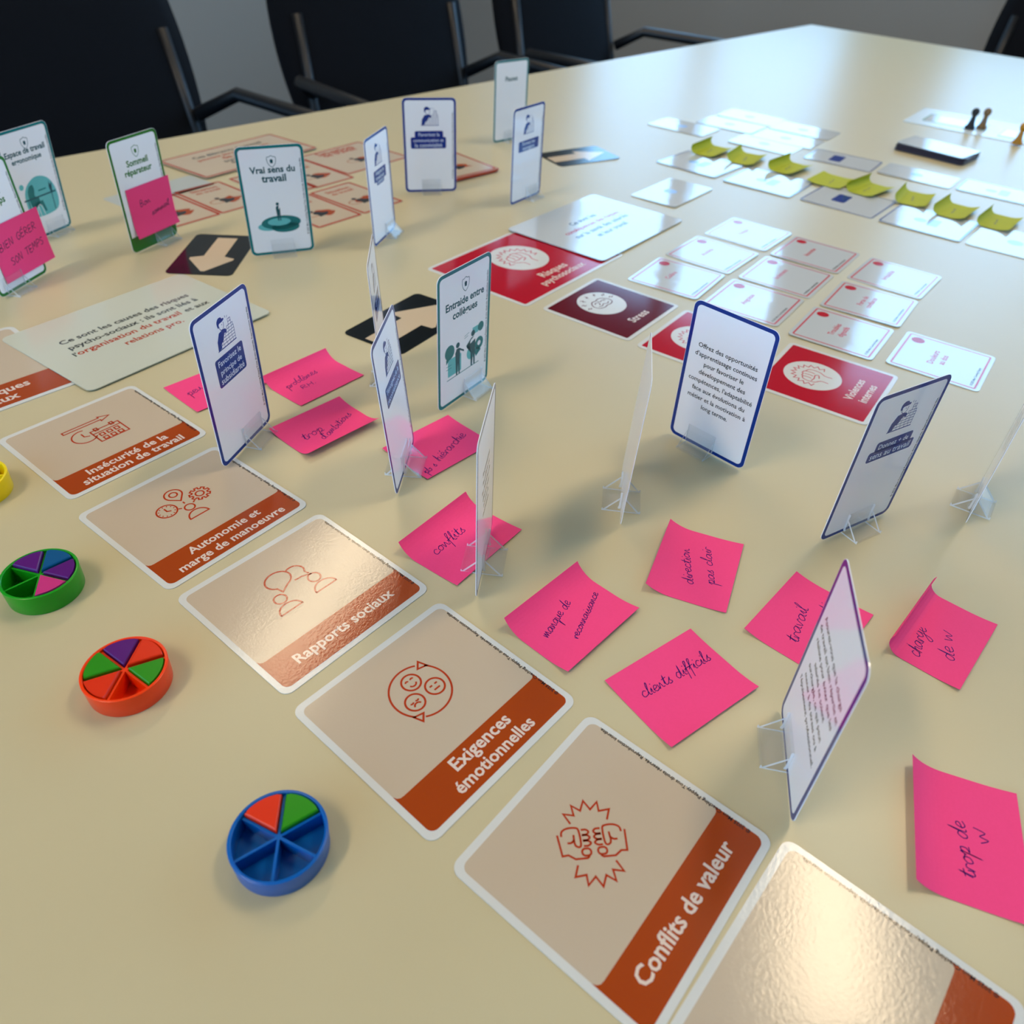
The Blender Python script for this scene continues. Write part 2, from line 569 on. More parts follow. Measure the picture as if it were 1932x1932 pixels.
def ico_autonomy():                         # map pin, gear, clock and a person
    s = [stroke(arc(0, 18.4, 4.4, -40, 220, 24) + [(0, 11.6)], LW, True), ring(0, 18.4, 2.0, LW)]
    g = []
    for i in range(9):
        a = 40 * i
        for da, r in ((-13, 3.9), (-9, 5.2), (9, 5.2), (13, 3.9)):
            g.append((9.6 + r * cos(radians(a + da)), 9.6 + r * sin(radians(a + da))))
    s += [stroke(g, LW, True), ring(9.6, 9.6, 2.1, LW)]
    s += [ring(-9.4, 9.4, 5.0, LW), stroke([(-9.4, 12), (-9.4, 9.2), (-7.6, 8.2)], LW)]
    for i in range(12):
        a = radians(30 * i)
        s.append(stroke([(-9.4 + 3.5 * cos(a), 9.4 + 3.5 * sin(a)), (-9.4 + 4.3 * cos(a), 9.4 + 4.3 * sin(a))], .6))
    s += [ring(0, 4.0, 2.5, LW), stroke(arc(0, -4.6, 5.2, 0, 180, 20, 5.0), LW, True)]
    s += [stroke([(0, 10), (0, 8.2)], LW), stroke([(-4.6, 6.8), (-3.2, 5.8)], LW), stroke([(4.6, 6.8), (3.2, 5.8)], LW)]
    return s
def ico_social():                           # two speech bubbles over two people
    s = [stroke(arc(-3.0, 15.4, 6.2, -75, 235, 30, 5.2) + [(-5.8, 7.8)], LW, True)]
    s += [stroke(arc(5.2, 14.0, 4.6, -40, 118, 18, 4.2), LW), stroke([(8.7, 11.3), (9.6, 8.0), (5.6, 9.6), (2.2, 9.9)], LW)]
    for sx in (-1, 1):
        s += [ring(sx * 9.4, 5.0, 2.9, LW), stroke([(sx * 15.4, -3.6), (sx * 3.6, -3.6)], LW)]
        s.append(stroke(arc(sx * 9.6, -3.6, 5.6, 0, 180, 18, 4.7), LW))
    return s
def ico_faces():                            # three faces inside two circling arrows
    c = (0.7, 9.8)
    s = [stroke(arc(c[0], c[1], 12.6, 236, 400, 40), LW), stroke(arc(c[0], c[1], 12.6, 57, 219, 40), LW)]
    for a in (46, 226):
        p = (c[0] + 12.6 * cos(radians(a)), c[1] + 12.6 * sin(radians(a)))
        s.append(xf(stroke([(-1.9, -1.3), (1.9, -1.3), (0, 2.4)], LW, True), p[0], p[1], a - 180))
    for (x, y), kind in (((.8, 15.4), 0), ((6.2, 7.2), 1), ((-4.6, 7.2), 2)):
        s.append(ring(x, y, 4.0, LW))
        if kind == 1:
            s += [stroke([(x - 2, y + 1), (x - .6, y + 1)], .8), stroke([(x + .6, y + 1), (x + 2, y + 1)], .8), stroke([(x - 1.5, y - 1.3), (x + 1.5, y - 1.3)], .8)]
        else:
            for ex in (-1.3, 1.3):
                s.append(stroke(arc(x + ex, y + .8, .75, 200 if kind == 2 else 20, 340 if kind == 2 else 160, 8), .75))
            s.append(stroke(arc(x, y - (.5 if kind == 0 else 2.3), 1.7, 200 if kind == 0 else 20, 340 if kind == 0 else 160, 10), .75))
    return s
def ico_fists():                            # two fists and two bursts
    s = []
    for fl in (1, -1):
        q = lambda pts: [(fl * x, y) for x, y in pts]
        s.append(stroke(q([(-13.8, 4.0), (-13.0, -4.6), (-10.6, -4.4), (-8, -6.2), (-3.2, -6.2), (-2.2, -5.4)]), LW))
        s.append(stroke(q(smooth_line([(-12.2, 3.2), (-11.8, 5.2), (-9.6, 6.4), (-6.2, 6.4), (-4.9, 5.2), (-4.8, -.2), (-5.6, -1.6), (-7, -1.0), (-7.4, .6)], 3)), LW))
        s.append(stroke(q([(-7.4, .6), (-7.2, 3.6)]), LW))
        s.append(stroke(q(smooth_line([(-10.2, .4), (-8.6, .4), (-7.4, 1.4)], 3)), LW))
        for i, y in enumerate((4.3, 2.0, -.3)):
            s.append(stroke(q(smooth_line([(-3.9, y + 1.0), (-2.0, y + 1.0), (-1.0 + .1 * i, y), (-2.0, y - 1.0), (-3.9, y - 1.0)], 4)), LW))
        s.append(stroke(q(rrect(-5.0, -1.4, -5.2, -2.4, 1.3, 4)), LW, True))
    bt = [(-7.6, 8.2), (-9.8, 12.6), (-5.6, 11.6), (-6.0, 16.0), (-2.6, 13.4), (-.6, 17.6), (1.6, 13.6), (5.0, 16.6), (5.0, 12.6), (9.4, 13.0), (7.6, 8.6)]
    s.append(stroke(bt, LW))
    s.append(stroke([(-x, -y) for x, y in bt], LW))
    return [xf(k, -1.6, 8.2, -43.5, 0.86) for k in s]

def orange_card(x, y, yaw, icon, lines, label, copyright=True):
    W, H = 80.5, 78.5
    o = flat_card('risk_card', x, y, yaw, W, H, 4.2, label, 'card', 'orange banded cards in a row')
    flat_print('cream_field', o, [fill(rrect(-37.6, 37.8, -36.6, 36.4, 3.0))], PANEL, .42)
    r = 2.6
    top = [(37.8, -17.0)] + [(37.8 - r + r * cos(radians(a)), -17.0 - r * sin(radians(a)) + 0) for a in (30, 60)]
    band = rrect(-37.6, 37.8, -36.6, -10, 3.0)
    low = [p for p in band if p[1] < -20]
    lowL = sorted([p for p in low if p[0] < 0], key=lambda p: -p[1])
    lowR = sorted([p for p in low if p[0] > 0], key=lambda p: p[1])
    poly = lowL + lowR + [(37.8, -16.6), (37.2, -18.0), (36.2, -18.8), (34.8, -19.0), (-34.6, -19.0), (-36.0, -18.8), (-37.0, -18.0), (-37.6, -16.6)]
    flat_print('title_band', o, [fill(poly)], ORANGE, .44)
    if icon: flat_print('icon', o, icon(), ORANGE_LINE, .44)
    if lines:
        flat_print('title_lettering', o, [text(s, 0.2, yb, None, wd) for s, yb, wd in lines], PALE_TEXT, .47)
    if copyright:
        flat_print('copyright_lettering', o, [text(COPY, 37.9, -31.5, None, 63.5, 'l', 0.02, 90)], BLACK_TEXT, .48)
    return o

orange_card(-229.6, 347.1, 53.2, ico_calendar, [('Insécurité de la', -26.4, 46), ('situation de travail', -33.4, 57.5)], 'cream card with orange band reading Insécurité de la situation de travail')
orange_card(-158.8, 289.3, 53.8, ico_autonomy, [('Autonomie et', -26.4, 40), ('marge de manoeuvre', -33.6, 59)], 'cream card with orange band reading Autonomie et marge de manoeuvre')
orange_card(-91.0, 236.9, 51.7, ico_social, [('Rapports sociaux', -30.0, 53)], 'cream card with orange band reading Rapports sociaux')
orange_card(-25.6, 180.9, 50.5, ico_faces, [('Exigences', -26.2, 30), ('émotionnelles', -33.8, 41)], 'cream card with orange band reading Exigences émotionnelles')
orange_card(41.1, 125.3, 52.4, ico_fists, [('Conflits de valeur', -30.0, 57)], 'cream card with two orange fists and an orange band ending in valeur')
orange_card(106.2, 78.6, 51.0, None, None, 'cream card with orange band beside the card of two fists, under the sticky note row', True)

def title_sheet(name, x, y, yaw, W, H, label, z, tilt=(0, 0), material=None):
    return flat_card(name, x, y, yaw, W, H, 5.0, label, 'card', None, material, z, 0.5, tilt)

o = title_sheet('category_card', -351.8, 382.7, 50.0, 139.5, 102, 'big cream card with orange band ending in ques, partly under a white text card', 0.0)
flat_print('cream_field', o, [fill(rrect(-66.6, 66.6, -48, 48, 3.5))], PANEL, .52)
flat_print('title_band', o, [fill([(-66.6, -48), (66.6, -48), (66.6, -22), (-66.6, -22)])], ORANGE, .54)
flat_print('title_lettering', o, [text('Risques', 32, -33.2, None, 30), text('psycho-sociaux', 6, -43.4, None, 62)], PALE_TEXT, .57)

WHITE_SHEET = glossy('white_sheet', (198, 198, 178), 0.16, 0.05)
o = title_sheet('text_card', -261.3, 477.5, 56.0, 139.5, 104, 'large white card reading Ce sont les causes des risques psycho-sociaux', 1.0, (-0.35, -0.25), WHITE_SHEET)
flat_print('black_lettering', o, [text('Ce sont les causes des risques', 0, 13.6, None, 98), text('psycho-sociaux : ils sont liés à', 0, 3.2, None, 98),
    text("l'", -51.6, -7.0, 7.3, None, 'l'), text('et aux', 51.6, -7.0, None, 20, 'r')], BLACK_TEXT, .53)
flat_print('orange_lettering', o, [text('organisation du travail', -49.0, -7.0, None, 77, 'l'), text('relations pro.', 0, -18.0, None, 44)], ORANGE_LINE, .53)

o = title_sheet('text_card', 64.8, 718.3, 53.4, 139.5, 104, 'large glossy white card with red and black text overlapping a red card', 1.1, (0.0, 0.3), MIRRORW)
flat_print('black_lettering', o, [text('Ce sont les', 0, 14, None, 40), text('sur la santé des salariés', 0, -8, None, 84), text('et leur travail', 0, -19, None, 48)], BLACK_TEXT, .53)
flat_print('red_lettering', o, [text('conséquences des risques', 0, 3, None, 86)], RED, .53)

# ------------------------------------------------------------------ red cards
def ico_burst(r=11):
    s = []
    for i in range(13):
        a0 = 205 - i * 230 / 12
        a1 = 205 - (i + .5) * 230 / 12
        s.append((r * 1.0 * cos(radians(a0)), r * 1.0 * sin(radians(a0))))
        s.append((r * 1.28 * cos(radians(a1)), r * 1.28 * sin(radians(a1))))
    out = [stroke(s[:-1], .7)]
    fist = smooth_line([(-4, -12), (-4, -7), (-8, -4), (-8.5, 1), (-7, 4.5), (-4.5, 5), (-4, 6), (-1, 6), (-.5, 7), (2.5, 6.5), (3, 5.6), (6, 5), (7.4, 2), (7, -3), (4.4, -7), (4.4, -12)], 3)
    out.append(stroke(fist, .7))
    for x in (-4.3, -.7, 3.0):
        out.append(stroke(smooth_line([(x, 5.2), (x + .5, 2), (x, -.6)], 3), .7))
    out.append(stroke(smooth_line([(-7.5, -1.5), (-3, -2.2), (1, -1.4), (2.5, -3.4), (-1.5, -5)], 3), .7))
    return out
def ico_brain():
    out = [stroke(smooth_line([(-9, -4), (-10, 0), (-7.5, 4), (-4, 6), (0, 5.4), (4, 6.2), (8, 4), (9.8, 0), (8.6, -4), (4, -5.6), (0, -5), (-4, -5.8), (-9, -4)], 3), .8)]
    for p in ([(-6, 2), (-3, 3.4), (-1.5, 1), (-4, -1)], [(0, 4.4), (1, 2), (4, 2.6), (5, .4)], [(-7, -2), (-3.6, -3), (0, -1.6), (3, -3.4), (6.5, -2)], [(6, 3), (7.4, 1)]):
        out.append(stroke(smooth_line(p, 4), .7))
    for i in range(7):
        a = radians(-5 + i * 190 / 6)
        c = (12.4 * cos(a), 2 + 9.6 * sin(a))
        d = (cos(a), sin(a))
        out.append(stroke([c, (c[0] + d[0] * 2.2 - d[1] * .9, c[1] + d[1] * 2.2 + d[0] * .9), (c[0] + d[0] * 2.2 + d[1] * 1.0, c[1] + d[1] * 2.2 - d[0] * 1.0), (c[0] + d[0] * 4.6, c[1] + d[1] * 4.6)], .7))
    return out
def red_card(x, y, yaw, W, H, colour, icon, lines, label, cy=9.3, r=19.0, z=0.0):
    o = flat_card('effect_card', x, y, yaw, W, H, 4.0, label, 'card', None, None, z)
    flat_print('red_field', o, [fill(rrect(-W / 2 + 3, W / 2 - 3, -H / 2 + 3, H / 2 - 3, 1.2))], colour, .42)
    flat_print('white_roundel', o, [disc(0.8, cy, r, None, 48)], CARDW, .44)
    k = r / 19.0
    flat_print('icon', o, [xf(s, 0.8, cy, 0, k) for s in icon()], REDLINE if colour is RED else DARKRED, .46)
    if lines: flat_print('title_lettering', o, [text(s, xx, yb, None, wd) for s, xx, yb, wd in lines], PALE_TEXT, .46)
    return o
red_card(2.3, 626.3, 53.9, 139.5, 102, RED, ico_burst, [('Risques', 0, -29, 34), ('psychosociaux', 0, -39, 58)], 'large red card with white roundel, tucked under a glossy white text card', 10.5, 25.5)
red_card(66.9, 547.3, 54.5, 76.5, 76, DARKRED, ico_brain, [('Stress', 1, -26.2, 23)], 'dark maroon card with white roundel reading Stress')
red_card(132.9, 497.5, 55.1, 76.5, 76, RED, ico_burst, None, 'red card with white roundel lying between the Stress and Violences internes cards')
red_card(203.3, 453.4, 56.3, 76.5, 76, RED, ico_burst, [('Violences', 1, -21.5, 31), ('internes', 1, -30.0, 26)], 'red card with white roundel reading Violences internes')

words = {'a': ['Fatigue'], 'b': ['Anxiété'], 'c': ['Colère'], 'd': ['Insomnie'], 'e': ['Isolement'], 'f': ['Angoisse'], 'g': ['Irritabilité'], 'h': ['Perte de', 'confiance'], 'i': ['Troubles', 'digestifs'], 'j': ['Douleurs', 'au dos']}
small = {'a': (205.1, 718.4, 52.7), 'b': (162.3, 663.3, 53.2), 'c': (124.4, 609.3, 57.7), 'd': (256.0, 676.3, 54.5), 'e': (217.7, 623.5, 55.0), 'f': (179.5, 570.5, 56.1),
         'g': (311.1, 633.4, 52.6), 'h': (272.7, 579.4, 56.6), 'i': (235.1, 526.1, 56.2), 'j': (294.6, 490.8, 55.8)}
for k, (x, y, a) in small.items():
    tl = (random.uniform(-.5, .5), random.uniform(-.5, .5))
    o = flat_card('symptom_card', x, y, a, 60.5, 61, 3.5, 'small glossy white card with thin red border, in the grid beyond the red cards', 'card', 'red bordered cards in a grid', MIRRORW, 0.35, 0.4, tl)
    flat_print('red_border', o, [frame_shape(-27.8, 27.8, -28, 28, 1.6, 1.3)], REDLINE, .42)
    flat_print('red_dot', o, [disc(19.5, 20.6, 4.6)], RED, .44)
    ls = words[k]
    flat_print('title_lettering', o, [text(s, 0.5, 3.4 - 6.6 * i, 6.0) for i, s in enumerate(ls)], REDLINE, .44)
    flat_print('copyright_lettering', o, [text('© 2025 Mon Coaching Peppsy.', -24, -25.2, None, 30, 'l', .01)], BLACK_TEXT, .44)

# ------------------------------------------------------------------ black arrow cards
ARROW = glossy('beige_arrow_print', (206, 182, 150))
def arrow_card(x, y, yaw, pts, label):
    o = flat_card('arrow_card', x, y, yaw, 82, 52, 4.5, label, 'card', 'black arrow cards', BLACK_CARD, 0, .5)
    flat_print('arrow', o, [fill(pts)], ARROW, .52)
arrow_card(-254.5, 607.0, 91.7, [(34, 6.4), (34, -10.2), (-5, -10.2), (-9, -19), (-12, -19), (-35, -3), (-35, 0), (-12, 16), (-9, 16), (-5, 6.4)], 'black card with beige arrow, lying next to the Vrai sens du travail card')
arrow_card(-80.7, 505.5, 58.9, [(-38, 8), (-38, -10), (1, -10), (2, -19), (5, -20), (36, -2), (36, 0), (5, 18), (2, 17), (1, 8)], 'black card with beige arrow, lying behind the Entraide entre collègues card')

# ------------------------------------------------------------------ orange framed cards in the back
def framed_card(x, y, yaw, W, H, label, kind, z=0.0):
    o = flat_card('example_card', x, y, yaw, W, H, 3.5, label, 'card', 'orange framed cards at the back', PANEL, z)
    flat_print('orange_border', o, [frame_shape(-W / 2 + .8, W / 2 - .8, -H / 2 + .8, H / 2 - .8, 3, 2.6)], ORANGE_LINE, .42)
    if kind == 'text':
        flat_print('black_lettering', o, [text('Ces éléments du travail', 0, 18, None, W * .6), text('sont à l\'origine', 0, -12, None, W * .38), text('des tensions', 0, -20, None, W * .34)], BLACK_TEXT, .43)
        flat_print('orange_lettering', o, [text('peuvent être des facteurs', 0, 8, None, W * .62), text('de risque', 0, -2, None, W * .3)], ORANGE_LINE, .43)
    else:
        flat_print('title_lettering', o, [text('Situation', 0, H / 2 - 15, None, W * .55), text('de travail', 0, H / 2 - 22, None, W * .5)], ORANGE_LINE, .43)
        rnd = random.Random(kind)
        blob = smooth_line([((9 + rnd.uniform(-3, 5)) * cos(radians(a)), -12 + (7 + rnd.uniform(-3, 3)) * sin(radians(a))) for a in range(0, 360, 36)], 3)
        flat_print('orange_drawing', o, [fill([(p[0] + 4, p[1] + 1) for p in blob]), ring(-9, -10, 8, .8, 5)], ORANGE, .43)
        fig = smooth_line([(-6, -18), (-5, -12), (-7, -9), (-4, -5), (0, -6), (3, -10), (7, -11), (5, -15), (0, -17)], 3)
        flat_print('black_drawing', o, [fill(fig), disc(-5.5, -2.5, 2.4)], BLACK_TEXT, .44)
    return o
framed_card(-313.0, 871.6, 56.0, 149, 80, 'large cream text card with orange frame near the far table edge', 'text', 1.5)
FR = 'cream picture card with orange frame lying behind the Vrai sens du travail card'
for kk, (x, y, a, W, H) in enumerate(((-323.6, 699.8, 53.2, 52, 80), (-292.6, 741.5, 52.4, 52, 80), (-255.5, 789.0, 51.6, 52, 80), (-198.9, 719.2, 51.5, 52, 80), (-167.0, 760.6, 52.7, 52, 80),
                        (-226.0, 824.0, 51.6, 52, 80), (-194.0, 888.0, 53.6, 92, 83))):
    framed_card(x, y, a, W, H, FR, kk + 1, 0.0)
framed_card(-84.0, 870.0, 44.0, 64, 77, 'cream picture card with orange frame on a small stack, behind the far blue standing cards', 21, 3.2)
for i in range(4):
    flat_card('example_card', -84.0 + .6 * i, 870.0 - .4 * i, 44.0 + .7 * i, 64, 77, 3.5, 'orange edged card in the small stack behind the far blue standing cards', 'card', 'stack of orange edged cards', ORANGE_LINE, 0.8 * i, .75)
flat_card('grey_card', -352.0, 748.0, 56, 96, 40, 3.0, 'pale grey card lying under the orange framed text card', 'card', None, mat('grey_card', (178, 182, 176), 0.3), 0.0)

# ------------------------------------------------------------------ glossy cards on the right and at the back
def gloss_card(x, y, yaw, W, H, label, kind=0, group='glossy cards on the far right', z=0.3, tilt=None):
    tl = tilt or (random.uniform(-.45, .45), random.uniform(-.45, .45))
    o = flat_card('advice_card', x, y, yaw, W, H, 4.0, label, 'card', group, MIRRORW, z + .15, 0.45, tl)
    if kind == 1:
        flat_print('navy_border', o, [frame_shape(-W / 2 + .4, W / 2 - .4, -H / 2 + .4, H / 2 - .4, 3.6, 1.2)], NAVY, .47)
        flat_print('title_box', o, [fill(rrect(-13, 13, 0, 14, 2))], NAVY, .47)
    elif kind == 2:
        flat_print('navy_border', o, [frame_shape(-W / 2 + .4, W / 2 - .4, -H / 2 + .4, H / 2 - .4, 3.6, 1.2)], NAVY, .47)
        flat_print('drawing', o, [disc(-2, 8, 6), fill(rrect(-12, 10, -10, 0, 2))], glossy('pale_blue_print', (150, 180, 225)), .47)
    elif kind == 3:
        flat_print('drawing', o, [disc(0, 2, 7)], glossy('pale_blue_print', (150, 180, 225)), .47)
    return o
ROWN = 'glossy white card in the row below the yellow sticky notes'
for x, y, a, k in ((193.8, 933.6, 50.0, 2), (259.7, 879.4, 53.5, 2), (330.8, 829.3, 51.6, 1), (394.9, 777.0, 52.4, 2), (459.7, 729.0, 54.0, 3)):
    gloss_card(x, y, a, 72, 77, ROWN, k, 'cards below the yellow notes')
ROWF = 'glossy white card in the row above the yellow sticky notes'
for x, y, a, k in ((369.2, 978.4, 56.0, 1), (441.9, 932.5, 53.9, 3), (513.0, 885.0, 54.0, 2), (289.0, 1030.0, 54.0, 3)):
    gloss_card(x, y, a, 52, 80, ROWF, k, 'cards above the yellow notes')
ROWB = 'glossy white card in the block at the far end of the table'
for x, y, a in ((323.2, 1062.0, 54.8), (357.0, 1108.0, 54), (196.0, 1094.0, 53.0), (262.0, 1118.0, 54), (298.0, 1164.0, 54)):
    gloss_card(x, y, a, 52, 80, ROWB, 3, 'cards at the far end')
gloss_card(147.9, 826.4, 53.1, 82, 52, 'single glossy white card lying alone between the white text card and the yellow notes', 3, None)
o = flat_card('arrow_card', 54.2, 937.4, 32.0, 82, 52, 4.5, 'glossy black card mirroring the window, lying alone behind the far blue standing card', 'card', 'black arrow cards', BLACK_CARD, 0.3, .5, (.4, -.6))
flat_print('arrow', o, [fill([(-38, 8), (-38, -10), (1, -10), (2, -19), (36, 0), (2, 17), (1, 8)])], ARROW, .52)

DECK_EDGE = mat('dark_card_edge', (46, 34, 52), 0.4, 0.5, 0.03, 400)
for i in range(14):
    top = i == 13
    o = flat_card('deck_card', 500.0 + random.uniform(-1.5, 1.5), 1030.0 + random.uniform(-1.5, 1.5), 46 + random.uniform(-3, 3), 52, 84, 4,
                  'glossy white card on top of the dark deck' if top else 'dark edged card in the deck by the far glossy cards', 'card', 'deck of dark cards', MIRRORW if top else DECK_EDGE, 0.62 * i, .6)

# game board strip, cards and pawns at the far right
o = flat_card('board_strip', 640, 1166, -36.0, 230, 110, 3, 'pale board lying at the far right under the coloured pawns', 'board', None, mat('pale_board', (214, 224, 226), 0.25), 0, 1.0)
for x, y, a in ((592.0, 1196.0, 54.0), (668.0, 1130.0, 54.0)):
    o = flat_card('action_card', x, y, a, 52, 80, 4, 'glossy white card with green frame lying on the pale board', 'card', 'green framed cards', MIRRORW, 1.05, .45, (random.uniform(-.2, .2), 0))
    flat_print('green_border', o, [frame_shape(-25.4, 25.4, -39.4, 39.4, 3.6, 1.4)], glossy('pale_green_print', (90, 160, 120)), .47)
def lathe(name, prof, n, material, parent=None):
    V, F = [], []
    for r, z in prof:
        for k in range(n):
            V.append((r * MM * cos(2 * pi * k / n), r * MM * sin(2 * pi * k / n), z * MM))
    m_ = len(prof)
    for i in range(m_ - 1):
        for k in range(n):
            F.append((i * n + k, i * n + (k + 1) % n, (i + 1) * n + (k + 1) % n, (i + 1) * n + k))
    F.append(tuple(range(n - 1, -1, -1)))
    F.append(tuple((m_ - 1) * n + k for k in range(n)))
    return link(name, mesh(name, V, F, True), parent, material)
PAWN = [(6.5, 0), (6.8, 1), (6.4, 2.5), (4.6, 4.5), (3.4, 9), (2.7, 14), (2.6, 15.5), (3.6, 16.5), (4.6, 18.5), (4.9, 20.6), (4.3, 23), (2.6, 24.8), (.4, 25.4)]
for x, y, c, nm in ((628.0, 1092.0, (176, 120, 10), 'ochre'), (596.0, 1162.0, (22, 34, 24), 'black'), (614.0, 1166.0, (120, 90, 50), 'brown')):
    o = empty('pawn', (x * MM, y * MM, TZ + 1.75 * MM))
    tag(o, nm + ' plastic pawn standing on the pale board', 'pawn', 'pawns on the board')
    s_ = mat(nm + '_plastic', c, 0.25)
    lathe('body', PAWN[:8], 20, s_, o)
    lathe('head', PAWN[7:], 20, s_, o)

# ------------------------------------------------------------------ standing cards and their clear stands
CW, CHT = 50.7, 84.3
def extrude_x(poly, x0, x1):
    n = len(poly)
    V = [(x0 * MM, y * MM, z * MM) for y, z in poly] + [(x1 * MM, y * MM, z * MM) for y, z in poly]
    F = [tuple(range(n)), tuple(range(2 * n - 1, n - 1, -1))] + [(i, n + i, n + (i + 1) % n, (i + 1) % n) for i in range(n)]
    return V, F
def jaw_poly(s):
    p = [(s * .36, 12.6), (s * .36, 4.0)] + [(s * (1.1 + .74 * cos(radians(a))), 3.0 + .95 * sin(radians(a))) for a in (180, 225, 270, 315, 0)] + [(s * 1.45, 4.2), (s * 1.3, 9), (s * 1.5, 12.4), (s * .95, 13.0)]
    return p
STAND_MESH = {}
for nm, polys in (('base', [[(-10, .12), (10, .12), (10, 1.9), (9.4, 1.9), (9.2, .85), (-9.2, .85), (-9.4, 1.9), (-10, 1.9)]]),
                  ('brace_a', [[(9.4, .85), (8.2, .85), (1.5, 8.0), (1.4, 9.3)]]), ('brace_b', [[(-9.4, .85), (-8.2, .85), (-1.5, 8.0), (-1.4, 9.3)]]),
                  ('jaw_a', [jaw_poly(1)]), ('jaw_b', [jaw_poly(-1)])):
    V, F = [], []
    for p in polys:
        a = sum(p[i][0] * p[(i + 1) % len(p)][1] - p[(i + 1) % len(p)][0] * p[i][1] for i in range(len(p)))
        if a < 0: p = p[::-1]
        v, f = extrude_x(p, -9, 9)
        V += v; F += [tuple(reversed(q)) for q in f]
    me = mesh(nm, V, F)
    me.materials.append(ACRYL if nm[:2] == 'br' else ACRYL_EDGE)
    me.materials.append(ACRYL_CUT_GLINT)
    for p in me.polygons:
        if abs(p.normal.x) > 0.9: p.material_index = 1
    STAND_MESH[nm] = me

def card_stand(card, x, y, yaw, off, whose):
    a = radians(yaw)
    o = empty('card_stand', ((x + off * cos(a)) * MM, (y + off * sin(a)) * MM, TZ))
    o.rotation_euler = (0, 0, a)
    tag(o, 'clear plastic stand holding the ' + whose, 'card stand', 'clear card stands')
    link('base', STAND_MESH['base'], o, ACRYL_EDGE)
    for k in ('a', 'b'):
        link('brace', STAND_MESH['brace_' + k], o, ACRYL)
        link('jaw', STAND_MESH['jaw_' + k], o, ACRYL_EDGE)
    return o

def standing_card(x, y, yaw, lean, label, group=None):
    me = card_body(CW, CHT, 4.2, .36, 'bottom').copy()
    for v in me.vertices: v.co.z -= .18 * MM
    o = link('standing_card', me, None, STANDW)
    a, l = radians(yaw), radians(lean)
    ex = Vector((cos(a), sin(a), 0)); n = Vector((sin(a), -cos(a), 0))
    uv = cos(l) * Vector((0, 0, 1)) - sin(l) * n
    nn = ex.cross(uv)
    o.matrix_world = Matrix(((ex.x, uv.x, nn.x, x * MM), (ex.y, uv.y, nn.y, y * MM), (ex.z, uv.z, nn.z, TZ + .9 * MM), (0, 0, 0, 1)))
    return tag(o, label, 'card', group)

def card_frame(o, m_, wd=2.1):
    fr = frame_shape(-CW / 2 + .15, CW / 2 - .15, .15, CHT - .15, 4.1, wd, 2.6)
    flat_print('border', o, [fr], m_, .20)
    flat_print('border', o, [fr], m_, -.20, True)

def builder():
    fl = [fill(smooth_line([(-5.0, 73.0), (-4.9, 75.2), (-3.2, 76.6), (-1.0, 76.4), (-.2, 75.4), (1.2, 75.2), (1.0, 74.2), (-.8, 73.8), (-3.2, 73.6), (-3.8, 72.0), (-4.4, 71.6)], 3)),
          fill([(-4.8, 69.4), (-1.2, 70.0), (1.0, 69.6), (2.0, 68.4), (1.6, 67.2), (-.4, 67.6), (-1.6, 66.0), (-2.0, 64.6), (-4.2, 63.4), (-5.0, 60.9), (-7.8, 60.7), (-7.2, 65.6)])]
    st = [stroke(smooth_line([(-3.6, 72.6), (-3.0, 70.6), (-1.4, 69.9), (.1, 70.8), (.5, 73.4)], 4), .35), stroke([(-1.2, 72.8), (-.9, 72.2)], .35), stroke([(-8.2, 60.6), (8.8, 60.6)], .4)]
    rows = [(-4.6, 8.2), (-4.0, 8.2), (-2.6, 8.2), (-1.2, 8.2), (1.2, 8.2), (2.4, 7.8), (4.2, 6.6), (4.2, 6.6)]
    for i, (x0, x1) in enumerate(rows):
        y0 = 60.8 + 1.55 * i
        st.append(stroke([(x0, y0), (x1, y0), (x1, y0 + 1.55), (x0, y0 + 1.55)], .28, True))
        k = x0 + (1.4 if i % 2 else 2.6)
        while k < x1 - .5:
            st.append(stroke([(k, y0), (k, y0 + 1.55)], .21))
            k += 2.7
    st += [stroke([(3.8, 74.2), (4.4, 75.2)], .3), stroke([(2.6, 74.6), (2.6, 75.8)], .3)]
    return fl + st

def blue_card(x, y, yaw, lean, boxes_, lines, label, off, whose, icon=True, group=None):
    o = standing_card(x, y, yaw, lean, label, group)
    card_frame(o, NAVY)
    if icon: flat_print('builder_drawing', o, builder(), NAVY, .20)
    if boxes_:
        bx = flat_print('title_box', o, [fill(rrect(*b, 1.4)) for b in boxes_], NAVY, .21)
        flat_print('title_lettering', o, [text(s, xx, yb, None, wd, bold=.01) for s, xx, yb, wd in lines], PALE_BLUE_TEXT, .24)
    flat_print('copyright_lettering', o, [text(COPY, 22.4, 12, None, 60, 'l', .016, 90)], BLACK_TEXT, .21)
    card_stand(o, x, y, yaw, off, whose)
    return o
def back_card(x, y, yaw, lean, lines, label, off, whose, size=4.3, step=5.25, y0=59.5):
    o = standing_card(x, y, yaw, lean, label)
    card_frame(o, NAVY)
    if lines:
        flat_print('black_lettering', o, [text(s, 0.2, y0 - step * i, size, None, 'c', .014) for i, s in enumerate(lines)], BLACK_TEXT, .21)
    card_stand(o, x, y, yaw, off, whose)
    return o

